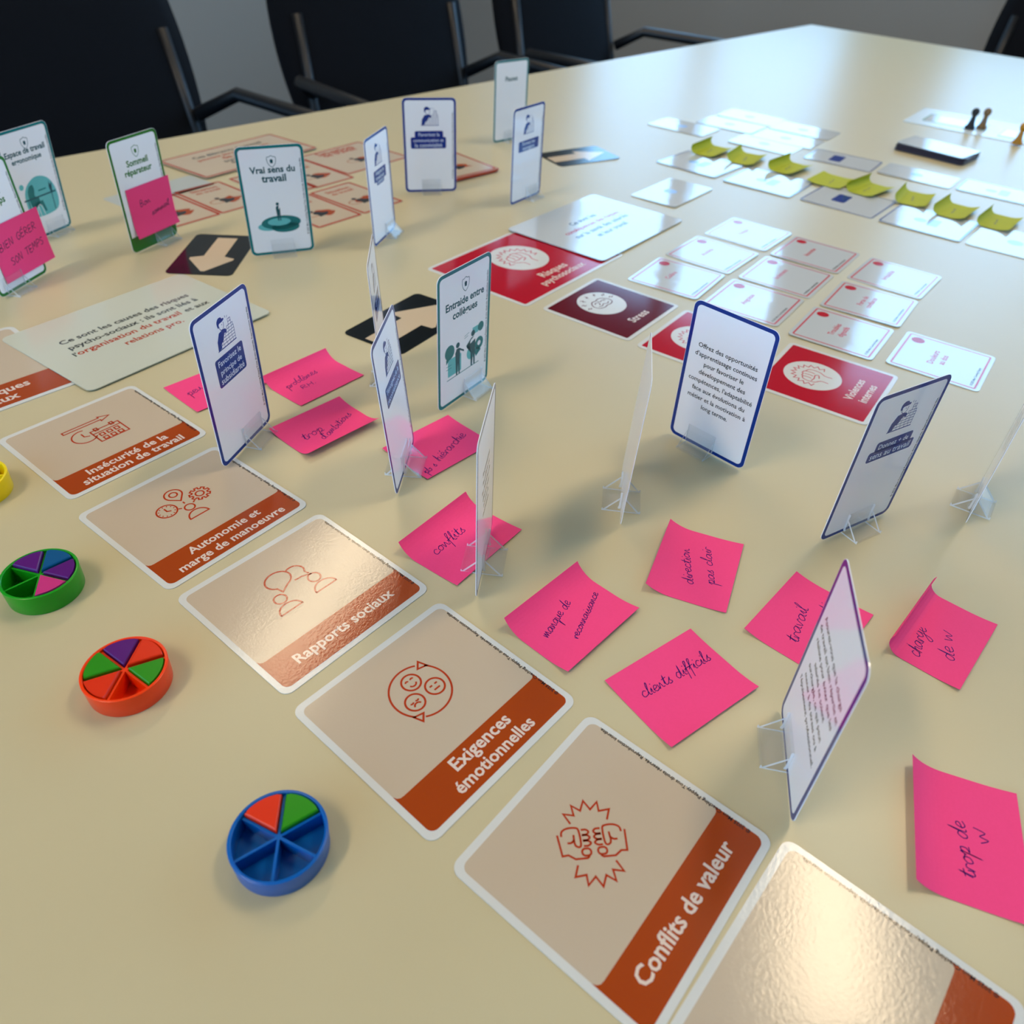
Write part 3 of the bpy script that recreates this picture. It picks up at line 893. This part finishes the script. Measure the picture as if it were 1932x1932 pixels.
blue_card(-149.2, 347.9, 76.6, -.2, [(-12.9, 12.7, 42.0, 57.6)], [('Favorisez le', 0, 53.0, 21), ('principe de', 0, 48.2, 19.6), ('subsidiarité', 0, 43.4, 21.6)],
          'white standing card with navy frame reading Favorisez le principe de subsidiarité', 6, 'card Favorisez le principe de subsidiarité')
blue_card(176.0, 303.8, 31.8, -.7, [(-11.4, 14.0, 50.2, 56.2), (-14.8, 17.2, 45.2, 51.2)], [('Donnez + de', 1.2, 51.8, 21), ('sens au travail', 1.2, 46.6, 28)],
          'shaded standing card with navy frame reading Donnez + de sens au travail', 0, 'card Donnez + de sens au travail')
blue_card(-59.1, 333.0, 87.1, 4.9, [(-13.6, 18.4, 45.4, 56.4)], [('Témoignez de la', 2, 51.8, 27), ('reconnaissance', 2, 46.9, 28)],
          'tilted standing card with navy frame seen obliquely above the hiérarchie sticky note', 2, 'oblique navy framed card by the hiérarchie note')
blue_card(-84.1, 424.3, 96.3, 2.7, [(-13.6, 15.4, 45.4, 56.4)], [('Clarifiez', 1, 51.8, 17), ('les missions', 1, 46.9, 23)],
          'navy framed standing card seen almost edge-on in front of a black arrow card', 1, 'almost edge-on card in front of the black arrow card')
blue_card(-122.7, 660.4, 78.2, 1.9, [(-12, 14.5, 52, 57), (-12, 14.5, 48, 53), (-7, 9, 45, 49)], [('Adaptez le', 1, 53.2, 18), ('travail aux', 1, 49.3, 18), ('salariés', 1, 46, 12)],
          'bright bluish standing card with navy frame beside the orange framed cards', 10, 'bright bluish card beside the orange framed cards')
blue_card(-97.2, 786.6, 13.9, 0, [(-14.4, 12.7, 49.5, 55.8), (-18.4, 15.4, 40.2, 50.4)], [('Favorisez la', -.8, 51.2, 20), ('communication et', -1.4, 46.2, 29), ('la convivialité', -1.4, 41.6, 26)],
          'standing card with navy frame and three-line navy box, facing the orange edged card stack', 0, 'card with the three-line navy box')
blue_card(-3.7, 778.7, 55.9, 0, [(-15, 17.5, 45.6, 55.0)], [('Formez les', 1, 50.8, 20), ('managers', 1, 46.6, 19)],
          'grey looking standing card with navy frame beside the lone black mirroring card', 10, 'navy framed card beside the lone black mirroring card')
back_card(108.9, 364.8, -43.8, -.7, ['Offrez des opportunités', "d'apprentissage continues", 'pour favoriser le', 'développement des', "compétences, l'adaptabilité", 'face aux évolutions du', 'métier et la motivation à', 'long terme.'],
          'white standing card with navy frame and text starting Offrez des opportunités', -4, 'card starting Offrez des opportunités', 3.75, 5.05)
back_card(107.9, 163.6, -99.0, -.6, ['Assurez-vous que la charge', 'de travail est bien répartie et', 'réaliste pour éviter que les', 'salariés ne soient', 'surchargés, ce qui peut', 'mener à du stress ou à', "l'épuisement professionnel."],
          'oblique standing card with navy frame mirroring pink notes, beside the travail note', -5, 'oblique card standing by the travail sticky note', 3.55, 5.3, 58.6)
back_card(-11.9, 263.3, 84.9, .3, ['Reconnaissez', 'les efforts et', 'les réussites de', 'chacun pour', 'nourrir la', 'motivation.'],
          'edge-on standing card with navy frame and fine text, standing over the conflits sticky note', 1, 'edge-on card over the conflits sticky note', 3.6, 4.6, 57)
o = standing_card(57.3, 318.1, -95.6, 1.9, 'blank white standing card seen edge-on in the middle of the empty table area')
card_stand(o, 57.3, 318.1, -95.6, 3, 'blank white edge-on card')
o = back_card(249.4, 330.4, -123.5, 0, ['Impliquez les équipes', 'dans les décisions', 'qui concernent leur', 'organisation et leur', 'quotidien.'],
          'thin edged standing card with faint text lines beside the Donnez + de card', 2, 'thin card right of the Donnez + de card', 3.6, 5.0, 56)

def shield(cx, cy, s=1.0):
    p = smooth_line([(0, 4.2), (1.6, 3.3), (3.2, 3.0), (3.1, -.4), (2.0, -2.6), (0, -4.2), (-2.0, -2.6), (-3.1, -.4), (-3.2, 3.0), (-1.6, 3.3), (0, 4.2)], 3)
    return [xf(stroke(p, .4, False), cx, cy, 0, s), xf(disc(0, .4, 1.2), cx, cy, 0, s), xf(fill(rrect(-1.0, 1.0, -1.4, .2, .3)), cx, cy, 0, s)]
def teal_card(x, y, yaw, lean, lines, label, off, whose, art, frame, ink):
    o = standing_card(x, y, yaw, lean, label)
    card_frame(o, frame)
    flat_print('shield_emblem', o, shield(.6, 72.6), ink, .20)
    flat_print('title_lettering', o, [text(s, xx, yb, None, wd, bold=.03) for s, xx, yb, wd in lines], ink, .21)
    flat_print('copyright_lettering', o, [text(COPY, 22.4, 14, None, 60, 'l', .016, 90)], BLACK_TEXT, .21)
    for nm, sh, m_, z in art: flat_print(nm, o, sh, m_, z)
    card_stand(o, x, y, yaw, off, whose)
    return o
def person(cx, y0, h, lean=0, arm=1):
    k = h / 20.0
    p = [(-1.6, 0), (-.4, 0), (.2, 7), (.8, 0), (2.0, 0), (1.9, 8), (2.2, 12), (2.0, 14.6), (arm * 5.6 + .2, 12.2), (arm * 5.8, 13.4), (1.2, 16.4), (-1.2, 16.4), (-2.4, 14), (-2.0, 8)]
    return [xf(fill(p), cx, y0, lean, k), xf(disc(0, 18.4, 1.7), cx, y0, lean, k)]
artD = [('light_teal_drawing', [fill(rrect(-16, -3, 19.5, 31, .6)), disc(7, 27, 4.5), fill(rrect(8, 14, 38, 42.5, .5))], TEAL_LIGHT, .20),
        ('teal_drawing', [disc(-14.2, 35.5, 4.6), fill([(-17.6, 32), (-14, 31.5), (-17.6, 28.6)]), fill(arc(15, 30, 4.2)[:-1], arc(15, 30, 1.6)[:-1][::-1]), disc(16.4, 40.6, 3.0), fill([(12, 22), (17, 25), (13.8, 29), (9.6, 27)])]
         + [stroke([(-17, 17.6), (15, 17.6)], .5), stroke([(-17.5, 27), (-12.5, 27)], .35), stroke([(-17.5, 25), (-12.5, 25)], .35), stroke([(0, 40), (4.6, 41)], .3), stroke([(0, 38.6), (3.6, 39.4)], .3)], TEAL, .205),
        ('dark_teal_drawing', person(-6.4, 17.8, 21, 0, 1) + person(8.6, 17.8, 23, 0, -1), TEAL_DARK, .215)]
teal_card(-34.0, 410.4, 58.2, -.8, [('Entraide entre', .4, 61.6, 36.5), ('collègues', .4, 55.0, 23.6)], 'standing card with teal frame reading Entraide entre collègues', 9, 'card Entraide entre collègues', artD, TEAL, TEAL_DARK)
artF = [('light_teal_drawing', [disc(-8, 23, 9, 3.4)], TEAL_LIGHT, .20),
        ('teal_drawing', [disc(1.5, 25.5, 15.5, 5.6), disc(4.5, 21.6, 11, 4.2)], TEAL, .205), ('pale_pool', [disc(0, 26.2, 9, 3.0)], TEAL_LIGHT, .21),
        ('dark_teal_drawing', person(.4, 27, 14.5, 0, .1), TEAL_DARK, .215)]
teal_card(-199.1, 615.1, 24.4, -3.0, [('Vrai sens du', .4, 64.4, 34), ('travail', .6, 57.6, 18.6)], 'standing card with teal frame reading Vrai sens du travail', 0, 'card Vrai sens du travail', artF, TEAL, TEAL_DARK)
blobH = smooth_line([(-11, 17), (-13, 27), (-12, 37), (-7, 43.5), (2, 47), (12, 44), (17.6, 36), (19, 26), (16, 18), (4, 16), (-11, 17)], 3)
artH = [('light_teal_drawing', [fill(blobH[:-1]), disc(-13.6, 42.4, 2.2)], TEAL_LIGHT, .20),
        ('teal_drawing', [fill(smooth_line([(-7, 41), (-3.5, 42), (-2.5, 38), (-3.5, 33), (0, 31), (-1, 25), (-8, 25), (-9.5, 33), (-9, 38)], 3)), fill([(-8, 28), (3, 28), (5, 19), (3, 19), (1, 25), (-8, 24)]), fill(rrect(1, 9, 35.5, 36.6, .3))], TEAL, .205),
        ('dark_teal_drawing', [stroke([(-14.5, 31.6), (17.6, 31.6)], 1.2), stroke([(13.4, 31.6), (13.4, 18)], .8), stroke([(-10.5, 31.6), (-10.5, 17.6)], .8), fill([(12, 36), (13, 40.6), (14, 37.4), (16, 40), (15, 36), (14.6, 32.2), (12.6, 32.2)])], TEAL_DARK, .215),
        ('white_chair_drawing', [stroke(smooth_line([(-5, 16.6), (-3.4, 24), (0, 25), (2, 17)], 4), .5), stroke([(-2.6, 24.6), (-2, 16.4)], .5)], STANDW, .22)]
teal_card(-398.4, 626.7, 72.7, -5.0, [('Espace de travail', -1, 65.4, 39), ('ergonomique', -1.4, 59.6, 29)], 'standing card with teal frame reading Espace de travail ergonomique', 9, 'card Espace de travail ergonomique', artH, TEAL, TEAL_DARK)
artG = [('green_band', [fill(rrect(-CW / 2 + 1, CW / 2 - 1, .8, 12, 2))], GREEN, .205)]
teal_card(-306.2, 620.1, 68.8, -1.7, [('Sommeil', 0, 63.0, 22), ('réparateur', -.6, 56.6, 28)], 'standing card with green frame reading Sommeil réparateur', 10, 'card Sommeil réparateur', artG, GREEN, GREEN)
teal_card(-369.0, 531.0, 80.0, 1.5, [('Gestion', 0, 63.0, 20), ('du temps', 0, 56.6, 24)], 'standing card with green frame behind the Bien gérer son temps sticky note', -9, 'green framed card with the Bien gérer son temps note', [], GREEN, GREEN)
o = standing_card(-26.9, 986.0, 42.8, 0, 'brownish looking standing card with teal frame, farthest of the standing cards')
card_frame(o, TEAL)
flat_print('title_lettering', o, [text('Pauses', 0, 63, None, 18)], TEAL_DARK, .21)
card_stand(o, -26.9, 986.0, 42.8, 0, 'farthest teal framed card')

# ------------------------------------------------------------------ wheel shaped game tokens with wedges
def sector(r0, r1, a0, a1, inset, n=10):
    """2D outline of a wedge with parallel inset"""
    am = (a0 + a1) / 2
    half = radians((a1 - a0) / 2)
    apex = inset / sin(half) + r0
    pts = [(apex * cos(radians(am)), apex * sin(radians(am)))]
    d = math.degrees(math.asin(min(1, inset / r1)))
    for i in range(n + 1):
        a = radians(a0 + d + (a1 - a0 - 2 * d) * i / n)
        pts.append((r1 * cos(a), r1 * sin(a)))
    return pts
TOKC = {'green': (20, 150, 20), 'orange': (250, 62, 4), 'blue': (0, 92, 172), 'yellow': (246, 216, 10), 'purple': (86, 12, 110), 'pink': (200, 48, 120), 'deep blue': (0, 80, 130), 'leaf green': (38, 138, 10), 'red orange': (222, 44, 2)}
def plastic(c):
    return mat(c.replace(' ', '_') + '_token_plastic', TOKC[c], 0.3, 0.32, 0.03, 500)
def token(colour, x, y, R, h, a0, wedges, label):
    o = empty('game_token', (x * MM, y * MM, TZ))
    o.rotation_euler = (0, 0, radians(a0))
    tag(o, label, 'game token', 'wheel shaped game tokens')
    m_ = plastic(colour)
    n = 64
    prof = [(R * .955, 0), (R * .97, .4), (R - .15, h - .9), (R - .1, h - .25), (R - .45, h), (R - 1.05, h), (R - 1.35, h - .3), (R - 1.5, 1.6)]
    V, F = [], []
    for r, z in prof:
        for k in range(n):
            V.append((r * MM * cos(2 * pi * k / n), r * MM * sin(2 * pi * k / n), z * MM))
    for i in range(len(prof) - 1):
        for k in range(n):
            F.append((i * n + k, i * n + (k + 1) % n, (i + 1) * n + (k + 1) % n, (i + 1) * n + k))
    F.append(tuple(range(n - 1, -1, -1)))
    F.append(tuple((len(prof) - 1) * n + k for k in range(n)))
    link('tray', mesh('tray', V, F, True), o, m_)
    me = o.children[0].data
    try:
        me.set_sharp_from_angle(angle=radians(40))
    except Exception:
        pass
    for k in range(6):
        a = radians(60 * k)
        hw = .45
        c, s = cos(a), sin(a)
        poly = [(c * q - s * t, s * q + c * t) for q, t in ((0, -hw), (R - 1.42, -hw), (R - 1.42, hw), (0, hw))]
        v, f = prism(poly, 1.55, h - 1.3 + .002 * k)
        link('divider', mesh('divider', [(px * MM, py * MM, z * MM) for px, py, z in v], f), o, m_)
    for k, wc in wedges.items():
        poly = sector(0, R - 1.75, 60 * k, 60 * (k + 1), .75)
        bm = bmesh.new()
        v, f = prism(poly, 1.7, h + .35)
        vs = [bm.verts.new((px * MM, py * MM, z * MM)) for px, py, z in v]
        for q in f: bm.faces.new([vs[i] for i in q])
        top = [e for e in bm.edges if all(abs(vv.co.z - (h + .35) * MM) < 1e-6 for vv in e.verts)]
        bmesh.ops.bevel(bm, geom=top, offset=.55 * MM, segments=3, profile=.5, affect='EDGES')
        me = bpy.data.meshes.new('wedge'); bm.to_mesh(me); bm.free()
        wo = link('token_wedge', me, None, plastic(wc))
        wo.location = o.location
        wo.rotation_euler = o.rotation_euler
        pos = {0: 'first', 1: 'second', 2: 'third', 3: 'fourth', 4: 'fifth', 5: 'sixth'}
        nb = [c2 for kk, c2 in wedges.items() if kk in ((k + 1) % 6, (k - 1) % 6)]
        side = ' next to the ' + ' and '.join(nb) + ' wedge' if nb else ' with empty slots beside it'
        tag(wo, wc + ' plastic wedge in the ' + colour + ' token' + side, 'token wedge', 'wedges in the tokens')
    return o
token('blue', -70.6, 121.1, 16.2, 9.5, 37, {1: 'leaf green', 2: 'red orange'} if False else {0: 'leaf green', 1: 'red orange'}, 'blue plastic wheel token with a red and a green wedge')
token('orange', -147.0, 183.6, 16.1, 10.3, 28, {0: 'red orange', 1: 'purple', 2: 'leaf green', 3: 'red orange', 5: 'leaf green'}, 'orange plastic wheel token with five wedges and one empty slot')
token('green', -204.0, 231.2, 15.9, 10.6, 47, {0: 'deep blue', 1: 'purple', 4: 'pink', 5: 'purple'}, 'green plastic wheel token with purple, blue and pink wedges')
token('yellow', -269.6, 294.0, 15.9, 10.3, 20, {1: 'purple'}, 'yellow plastic wheel token beside the Insécurité card')

# ------------------------------------------------------------------ sticky notes with handwriting
GL = {
 'a': ([[(.9, .85), (.45, 1), (.08, .55), (.28, .05), (.7, .3), (.92, .9), (.9, .2), (1.2, .05)]], 1.2),
 'b': ([[(0, .9), (.3, 1.9), (.12, .9), (.15, .1), (.6, .05), (.8, .5), (.5, .85), (1.0, .8)]], 1.0),
 'c': ([[(.8, .8), (.45, 1), (.1, .55), (.3, .05), (.95, .2)]], .9),
 'd': ([[(.8, .85), (.4, 1), (.08, .5), (.3, .03), (.7, .3), (1.0, 2.0), (.88, .2), (1.2, .05)]], 1.2),
 'e': ([[(0, .4), (.6, .6), (.6, .95), (.25, .95), (.1, .4), (.4, .02), (.9, .25)]], .85),
 'f': ([[(0, .3), (.5, 1.2), (.75, 1.9), (.45, 1.8), (.3, .5), (.1, -1.0)], [(0, .75), (.8, .85)]], .75),
 'g': ([[(.85, .85), (.4, 1), (.08, .5), (.35, .1), (.75, .4), (.9, .9), (.8, -.6), (.4, -1.1), (.1, -.7), (1.2, .2)]], 1.15),
 'h': ([[(0, .1), (.45, 1.9), (.2, 0), (.35, .7), (.7, .9), (.75, .2), (1.05, .05)]], 1.0),
 'i': ([[(0, .3), (.25, .9), (.25, .15), (.55, .05)], [(.4, 1.45), (.5, 1.55)]], .5),
 'l': ([[(0, .2), (.5, 1.7), (.4, 2.0), (.2, 1.2), (.25, .1), (.6, .1)]], .55),
 'm': ([[(0, .9), (.15, .05), (.4, .9), (.6, .1), (.85, .95), (1.1, .1), (1.4, .1)]], 1.35),
 'n': ([[(0, .9), (.15, .05), (.45, .9), (.7, .1), (1.0, .1)]], .95),
 'o': ([[(.5, 1), (.1, .6), (.3, .05), (.75, .3), (.7, .9), (.4, .95), (1.05, .75)]], 1.0),
 'p': ([[(0, .5), (.3, 1.0), (.1, -1.2), (.3, .7), (.7, 1.0), (.8, .4), (.4, .1), (1.0, .1)]], 1.0),
 'q': ([[(.85, .85), (.4, 1), (.08, .5), (.35, .1), (.75, .4), (.9, .9), (.8, -1.2), (.95, -.3), (1.2, .2)]], 1.15),
 'r': ([[(0, .8), (.15, .05), (.3, .8), (.6, .85), (.75, .7)]], .75),
 's': ([[(.05, .3), (.5, 1.0), (.4, .6), (.65, .2), (.3, 0), (.05, .15)]], .75),
 't': ([[(.15, .3), (.45, 1.7), (.3, .3), (.5, .02), (.8, .2)], [(.0, 1.1), (.8, 1.2)]], .75),
 'u': ([[(0, .9), (.15, .15), (.5, .1), (.75, .9), (.75, .2), (1.05, .05)]], 1.0),
 'v': ([[(0, .9), (.3, .05), (.7, .95), (.95, .8)]], .9),
 'w': ([[(0, 1.0), (.3, .05), (.6, .8), (.95, .05), (1.35, 1.1)]], 1.4),
 'y': ([[(0, .9), (.3, .1), (.7, .9), (.5, -.4), (.1, -1.0)]], .9),
 'k': ([[(0, .1), (.4, 1.9), (.1, 0), (.8, .9), (.3, .5), (.9, .05)]], .9),
 'z': ([[(0, .9), (.7, .9), (.1, .1), (.8, .1)]], .8),
 "'": ([[(.2, 1.8), (.1, 1.4)]], .25), '+': ([[(0, .6), (.8, .6)], [(.4, 1.0), (.4, .2)]], 1.0), '.': ([[(.1, 0), (.2, .1)]], .3), ' ': ([], .8),
 'é': None, 'è': None,
 'B': ([[(.1, 0), (.15, 1.7), (.7, 1.5), (.6, .95), (.15, .9), (.8, .6), (.7, .05), (.1, 0)]], 1.05),
 'I': ([[(.2, 0), (.25, 1.7)]], .5), 'E': ([[(.8, 1.6), (.15, 1.65), (.15, .85), (.65, .9), (.15, .85), (.15, .05), (.8, .1)]], 1.0),
 'N': ([[(.1, 0), (.15, 1.7), (.75, .05), (.85, 1.7)]], 1.1), 'G': ([[(.85, 1.4), (.5, 1.7), (.1, .9), (.4, .05), (.85, .3), (.85, .8), (.55, .8)]], 1.05),
 'R': ([[(.1, 0), (.15, 1.7), (.75, 1.4), (.6, .9), (.15, .85), (.85, 0)]], 1.0), 'S': ([[(.8, 1.5), (.4, 1.7), (.15, 1.25), (.75, .6), (.5, .03), (.1, .2)]], .95),
 'O': ([[(.5, 1.7), (.1, .9), (.4, .03), (.9, .8), (.5, 1.7)]], 1.05), 'T': ([[(0, 1.65), (.95, 1.7)], [(.5, 1.65), (.45, 0)]], 1.0),
 'M': ([[(.05, 0), (.2, 1.7), (.55, .6), (.9, 1.7), (1.05, 0)]], 1.25), 'P': ([[(.1, 0), (.15, 1.7), (.75, 1.45), (.65, .9), (.15, .8)]], .9), 'H': ([[(.1, 0), (.15, 1.7)], [(.8, 0), (.85, 1.7)], [(.1, .85), (.85, .9)]], 1.05),
 'É': None}
for c_, b_, s_ in (('é', 'e', [(.4, 1.3), (.65, 1.65)]), ('è', 'e', [(.35, 1.65), (.6, 1.3)]), ('É', 'E', [(.4, 1.9), (.7, 2.2)])):
    GL[c_] = (GL[b_][0] + [s_], GL[b_][1])

def handwriting(s, p0, p1, seed, xh=None):
    """strokes of a handwritten line whose baseline runs from p0 to p1 (mm on the note)"""
    rnd = random.Random(seed)
    tot = sum(GL[ch][1] for ch in s)
    d = Vector((p1[0] - p0[0], p1[1] - p0[1]))
    k = d.length / tot
    xh = (xh * .8) if xh else k * .95
    d.normalize()
    out, x = [], 0.0
    for ch in s:
        st, adv = GL[ch]
        j = rnd.uniform(-.08, .08)
        for line in st:
            pts = []
            for (gx, gy) in smooth_line(line, 4):
                lx = (x + gx) * k + gy * xh * .18
                ly = (gy + j) * xh
                pts.append((p0[0] + d.x * lx - d.y * ly, p0[1] + d.y * lx + d.x * ly))
            out.append(pts)
        x += adv
    return out

def note_surface(W, H, axis, t1, t2, z0):
    L = (H if axis == 'y' else W) / 2
    flat = 0.3 * L                                 # the middle lies flat, both sides bend upwards
    def surf(u_, v_, lift=0.0):
        s = v_ if axis == 'y' else u_
        k = radians(t1 if s > 0 else t2) / (L - flat)
        q = abs(s)
        t = max(0.0, q - flat)
        if abs(k) < 1e-6 or t == 0: d, z, a = q, 0.0, 0.0
        else: d, z, a = flat + math.sin(k * t) / k, (1 - math.cos(k * t)) / k, k * t
        sg = 1 if s >= 0 else -1
        d = sg * (d - math.sin(a) * lift)
        z = z + math.cos(a) * lift + z0
        return (u_, d, z) if axis == 'y' else (d, v_, z)
    return surf

def sticky_note(W, H, axis, t1, t2, material, label, group, lines, ink=INK, pen=.36, seed=1):
    surf = note_surface(W, H, axis, t1, t2, .25)
    nx, ny = (4, 22) if axis == 'y' else (22, 4)
    V, F = [], []
    for lift in (0.0, -.12):
        for j in range(ny + 1):
            for i in range(nx + 1):
                V.append(tuple(c * MM for c in surf(-W / 2 + W * i / nx, -H / 2 + H * j / ny, lift)))
    k = (nx + 1) * (ny + 1)
    for j in range(ny):
        for i in range(nx):
            q = (j * (nx + 1) + i, j * (nx + 1) + i + 1, (j + 1) * (nx + 1) + i + 1, (j + 1) * (nx + 1) + i)
            F.append(q); F.append(tuple(x + k for x in reversed(q)))
    rim = [i for i in range(nx + 1)] + [(j + 1) * (nx + 1) - 1 for j in range(1, ny + 1)] + \
          [ny * (nx + 1) + i for i in range(nx - 1, -1, -1)] + [j * (nx + 1) for j in range(ny - 1, 0, -1)]
    for i in range(len(rim)):
        a, b = rim[i], rim[(i + 1) % len(rim)]
        F.append((b, a, a + k, b + k))
    o = link('sticky_note', mesh('sticky_note', V, F), None, material)
    tag(o, label, 'sticky note', group)
    IV, IF = [], []
    for n_, ln in enumerate(lines):
        s, p0, p1 = ln[:3]
        for pts in handwriting(s, p0, p1, seed * 7 + n_, ln[3] if len(ln) > 3 else None):
            sv, sf = stroke(pts, pen)
            b = len(IV)
            IV += [tuple(c * MM for c in surf(max(-W / 2, min(W / 2, x)), max(-H / 2, min(H / 2, y)), .035)) for x, y in sv]
            IF += [tuple(q + b for q in f) for f in sf]
    if IV:
        link('handwriting', mesh('handwriting', IV, IF), o, ink)
    return o

PG = 'pink sticky notes on the table'
def table_note(x, y, yaw, axis, t1, t2, label, lines, seed, material=PINK, W=50.0, H=38.4, group=PG, z=0.0, ink=INK, pen=.36):
    o = sticky_note(W, H, axis, t1, t2, material, label, group, lines, ink, pen, seed)
    o.location = (x * MM, y * MM, TZ + z * MM)
    o.rotation_euler = (0, 0, radians(yaw))
    return o
table_note(-186.1, 407.6, 50.1, 'y', 4, 6, 'pink sticky note half hidden behind the Favorisez le principe de subsidiarité card', [('peu de', (-18.4, 0.2), (2, 5.6))], 1)
table_note(-129.6, 420.2, 52.3, 'y', 56, 5, 'pink sticky note reading problèmes RH with lifted upper edge', [('problèmes', (-17.8, 2.2), (7.8, 5.0)), ('RH.', (-11.8, -4.6), (-1, -4.2), 2.9)], 2)
table_note(-110.4, 367.8, 49.6, 'y', 18, 36, "pink sticky note reading trop d'ambitions with both edges lifted", [('trop', (-16, -2.4), (-1.8, -1.6)), ("d'ambitions", (-7.7, -9.6), (19.9, 0.6))], 3)
table_note(-43.6, 355.5, 48.2, 'y', 8, 7, 'pink sticky note reading hiérarchie under an oblique navy framed card', [('pb s', (-22, -15.4), (-12.4, -13)), ('hiérarchie', (-9.1, -11.4), (19.4, -2.6))], 4)
table_note(-24.7, 278.1, 55.0, 'y', 58, 6, 'pink sticky note reading conflits under an edge-on standing card', [('conflits', (-15.6, 1.4), (7.4, 2.0), 4.2)], 5)
table_note(28.5, 231.1, 49.1, 'y', 55, 17, 'pink sticky note reading manque de reconnaissance', [('manque de', (-16.1, -.6), (7.0, 5.6), 3.3), ('reconnaissance', (-7.6, -10.1), (20.4, 0.2), 2.6)], 6)
table_note(89.2, 268.5, 69.9, 'y', 33, 6, 'pink sticky note reading direction pas clair', [('direction', (-13.0, -1.8), (10.6, 5.2), 3.3), ('pas clair', (-9.0, -11.4), (16.0, -4.4), 3.3)], 7)
table_note(73.1, 197.4, 37.8, 'y', 6, 13, 'pink sticky note reading clients difficiles', [('clients difficils', (-17.3, 3.6), (20.6, 2.2), 3.6)], 8)
table_note(135.5, 235.6, 49.5, 'y', 14, 5, 'pink sticky note reading travail, partly behind the oblique navy framed card', [('travail', (-15.0, -2.0), (7.6, 4.2), 4.0), ('samedi', (-4, -9), (16.5, -3.0), 3.4)], 9)
table_note(190.7, 233.4, 49.3, 'y', 120, 9, 'pink sticky note reading charge de w with strongly curled upper edge', [('charge', (-19.0, -.8), (0, 3.4), 4.2), ('de w', (-10.8, -12.4), (6, -6.2), 4.2)], 10)
table_note(164.6, 138.0, 71.4, 'y', 41, 8, 'pink sticky note reading trop de w, apart from the other notes', [('trop de', (-15, -2.9), (6.0, -.4), 3.8), ('w', (.4, -8.6), (6.0, -6.6), 3.8)], 11)

YG = 'yellow sticky notes in a row'
YL = 'yellow sticky note with curled upper edge in the row between the glossy cards'
for i, (x, y, a, t1, t2) in enumerate(((211.4, 984.2, 53.3, 128, 20), (248.5, 958.7, 60, 92, 28), (291.9, 931.3, 48, 120, 27), (330.0, 890.0, 51.0, 16, 12), (362.0, 868.0, 44.0, 128, 22), (401.7, 844.5, 58.0, 104, 23), (431.6, 811.6, 49.8, 106, 29), (463.4, 785.5, 50.4, 125, 25))):
    table_note(x, y, a, 'y', t1, t2, YL if t1 > 20 else 'flat yellow sticky note in the row between the glossy cards', [('mnum', (-10, -3), (8, -1), 2.4)], 20 + i, YELLOW, 50.0 if t1 > 20 else 46, 38.4, YG, 1.6, INK_BLACK, .35)

def card_note(cx, cy, yaw, lean, lx, ly, W, H, t1, t2, label, lines, seed, rot=0):
    """note stuck on a standing card; lx, ly = centre of the note on the card"""
    o = sticky_note(W, H, 'y', t1, t2, PINK, label, 'pink sticky notes on standing cards', lines, INK_BLACK, .45, seed)
    a, l = radians(yaw), radians(lean)
    ex = Vector((cos(a), sin(a), 0)); n = Vector((sin(a), -cos(a), 0))
    uv = cos(l) * Vector((0, 0, 1)) - sin(l) * n
    nn = ex.cross(uv)
    p = Vector((cx * MM, cy * MM, TZ + .9 * MM)) + ex * lx * MM + uv * ly * MM + nn * .3 * MM
    B = Matrix(((ex.x, uv.x, nn.x), (ex.y, uv.y, nn.y), (ex.z, uv.z, nn.z))) @ Matrix.Rotation(radians(rot), 3, 'Z')
    M = B.to_4x4(); M.translation = p
    o.matrix_world = M
    return o
card_note(-306.2, 620.1, 68.8, -1.7, 4.4, 29.0, 46, 38, 2, 22, 'pink sticky note stuck on the green Sommeil réparateur card', [('Bon', (-12, 3), (-1, 4.5), 3.4), ('sommeil', (-2, -6), (18, -3), 3.0)], 31)
card_note(-369.0, 531.0, 80.0, 1.5, 10.5, 26.0, 52, 38, 2, 6, 'pink sticky note reading Bien gérer son temps, stuck on a green framed card', [('BIEN GÉRER', (-21, 2), (19, 6), 3.6), ('SON TEMPS', (-15, -10), (21, -6), 3.6)], 32)
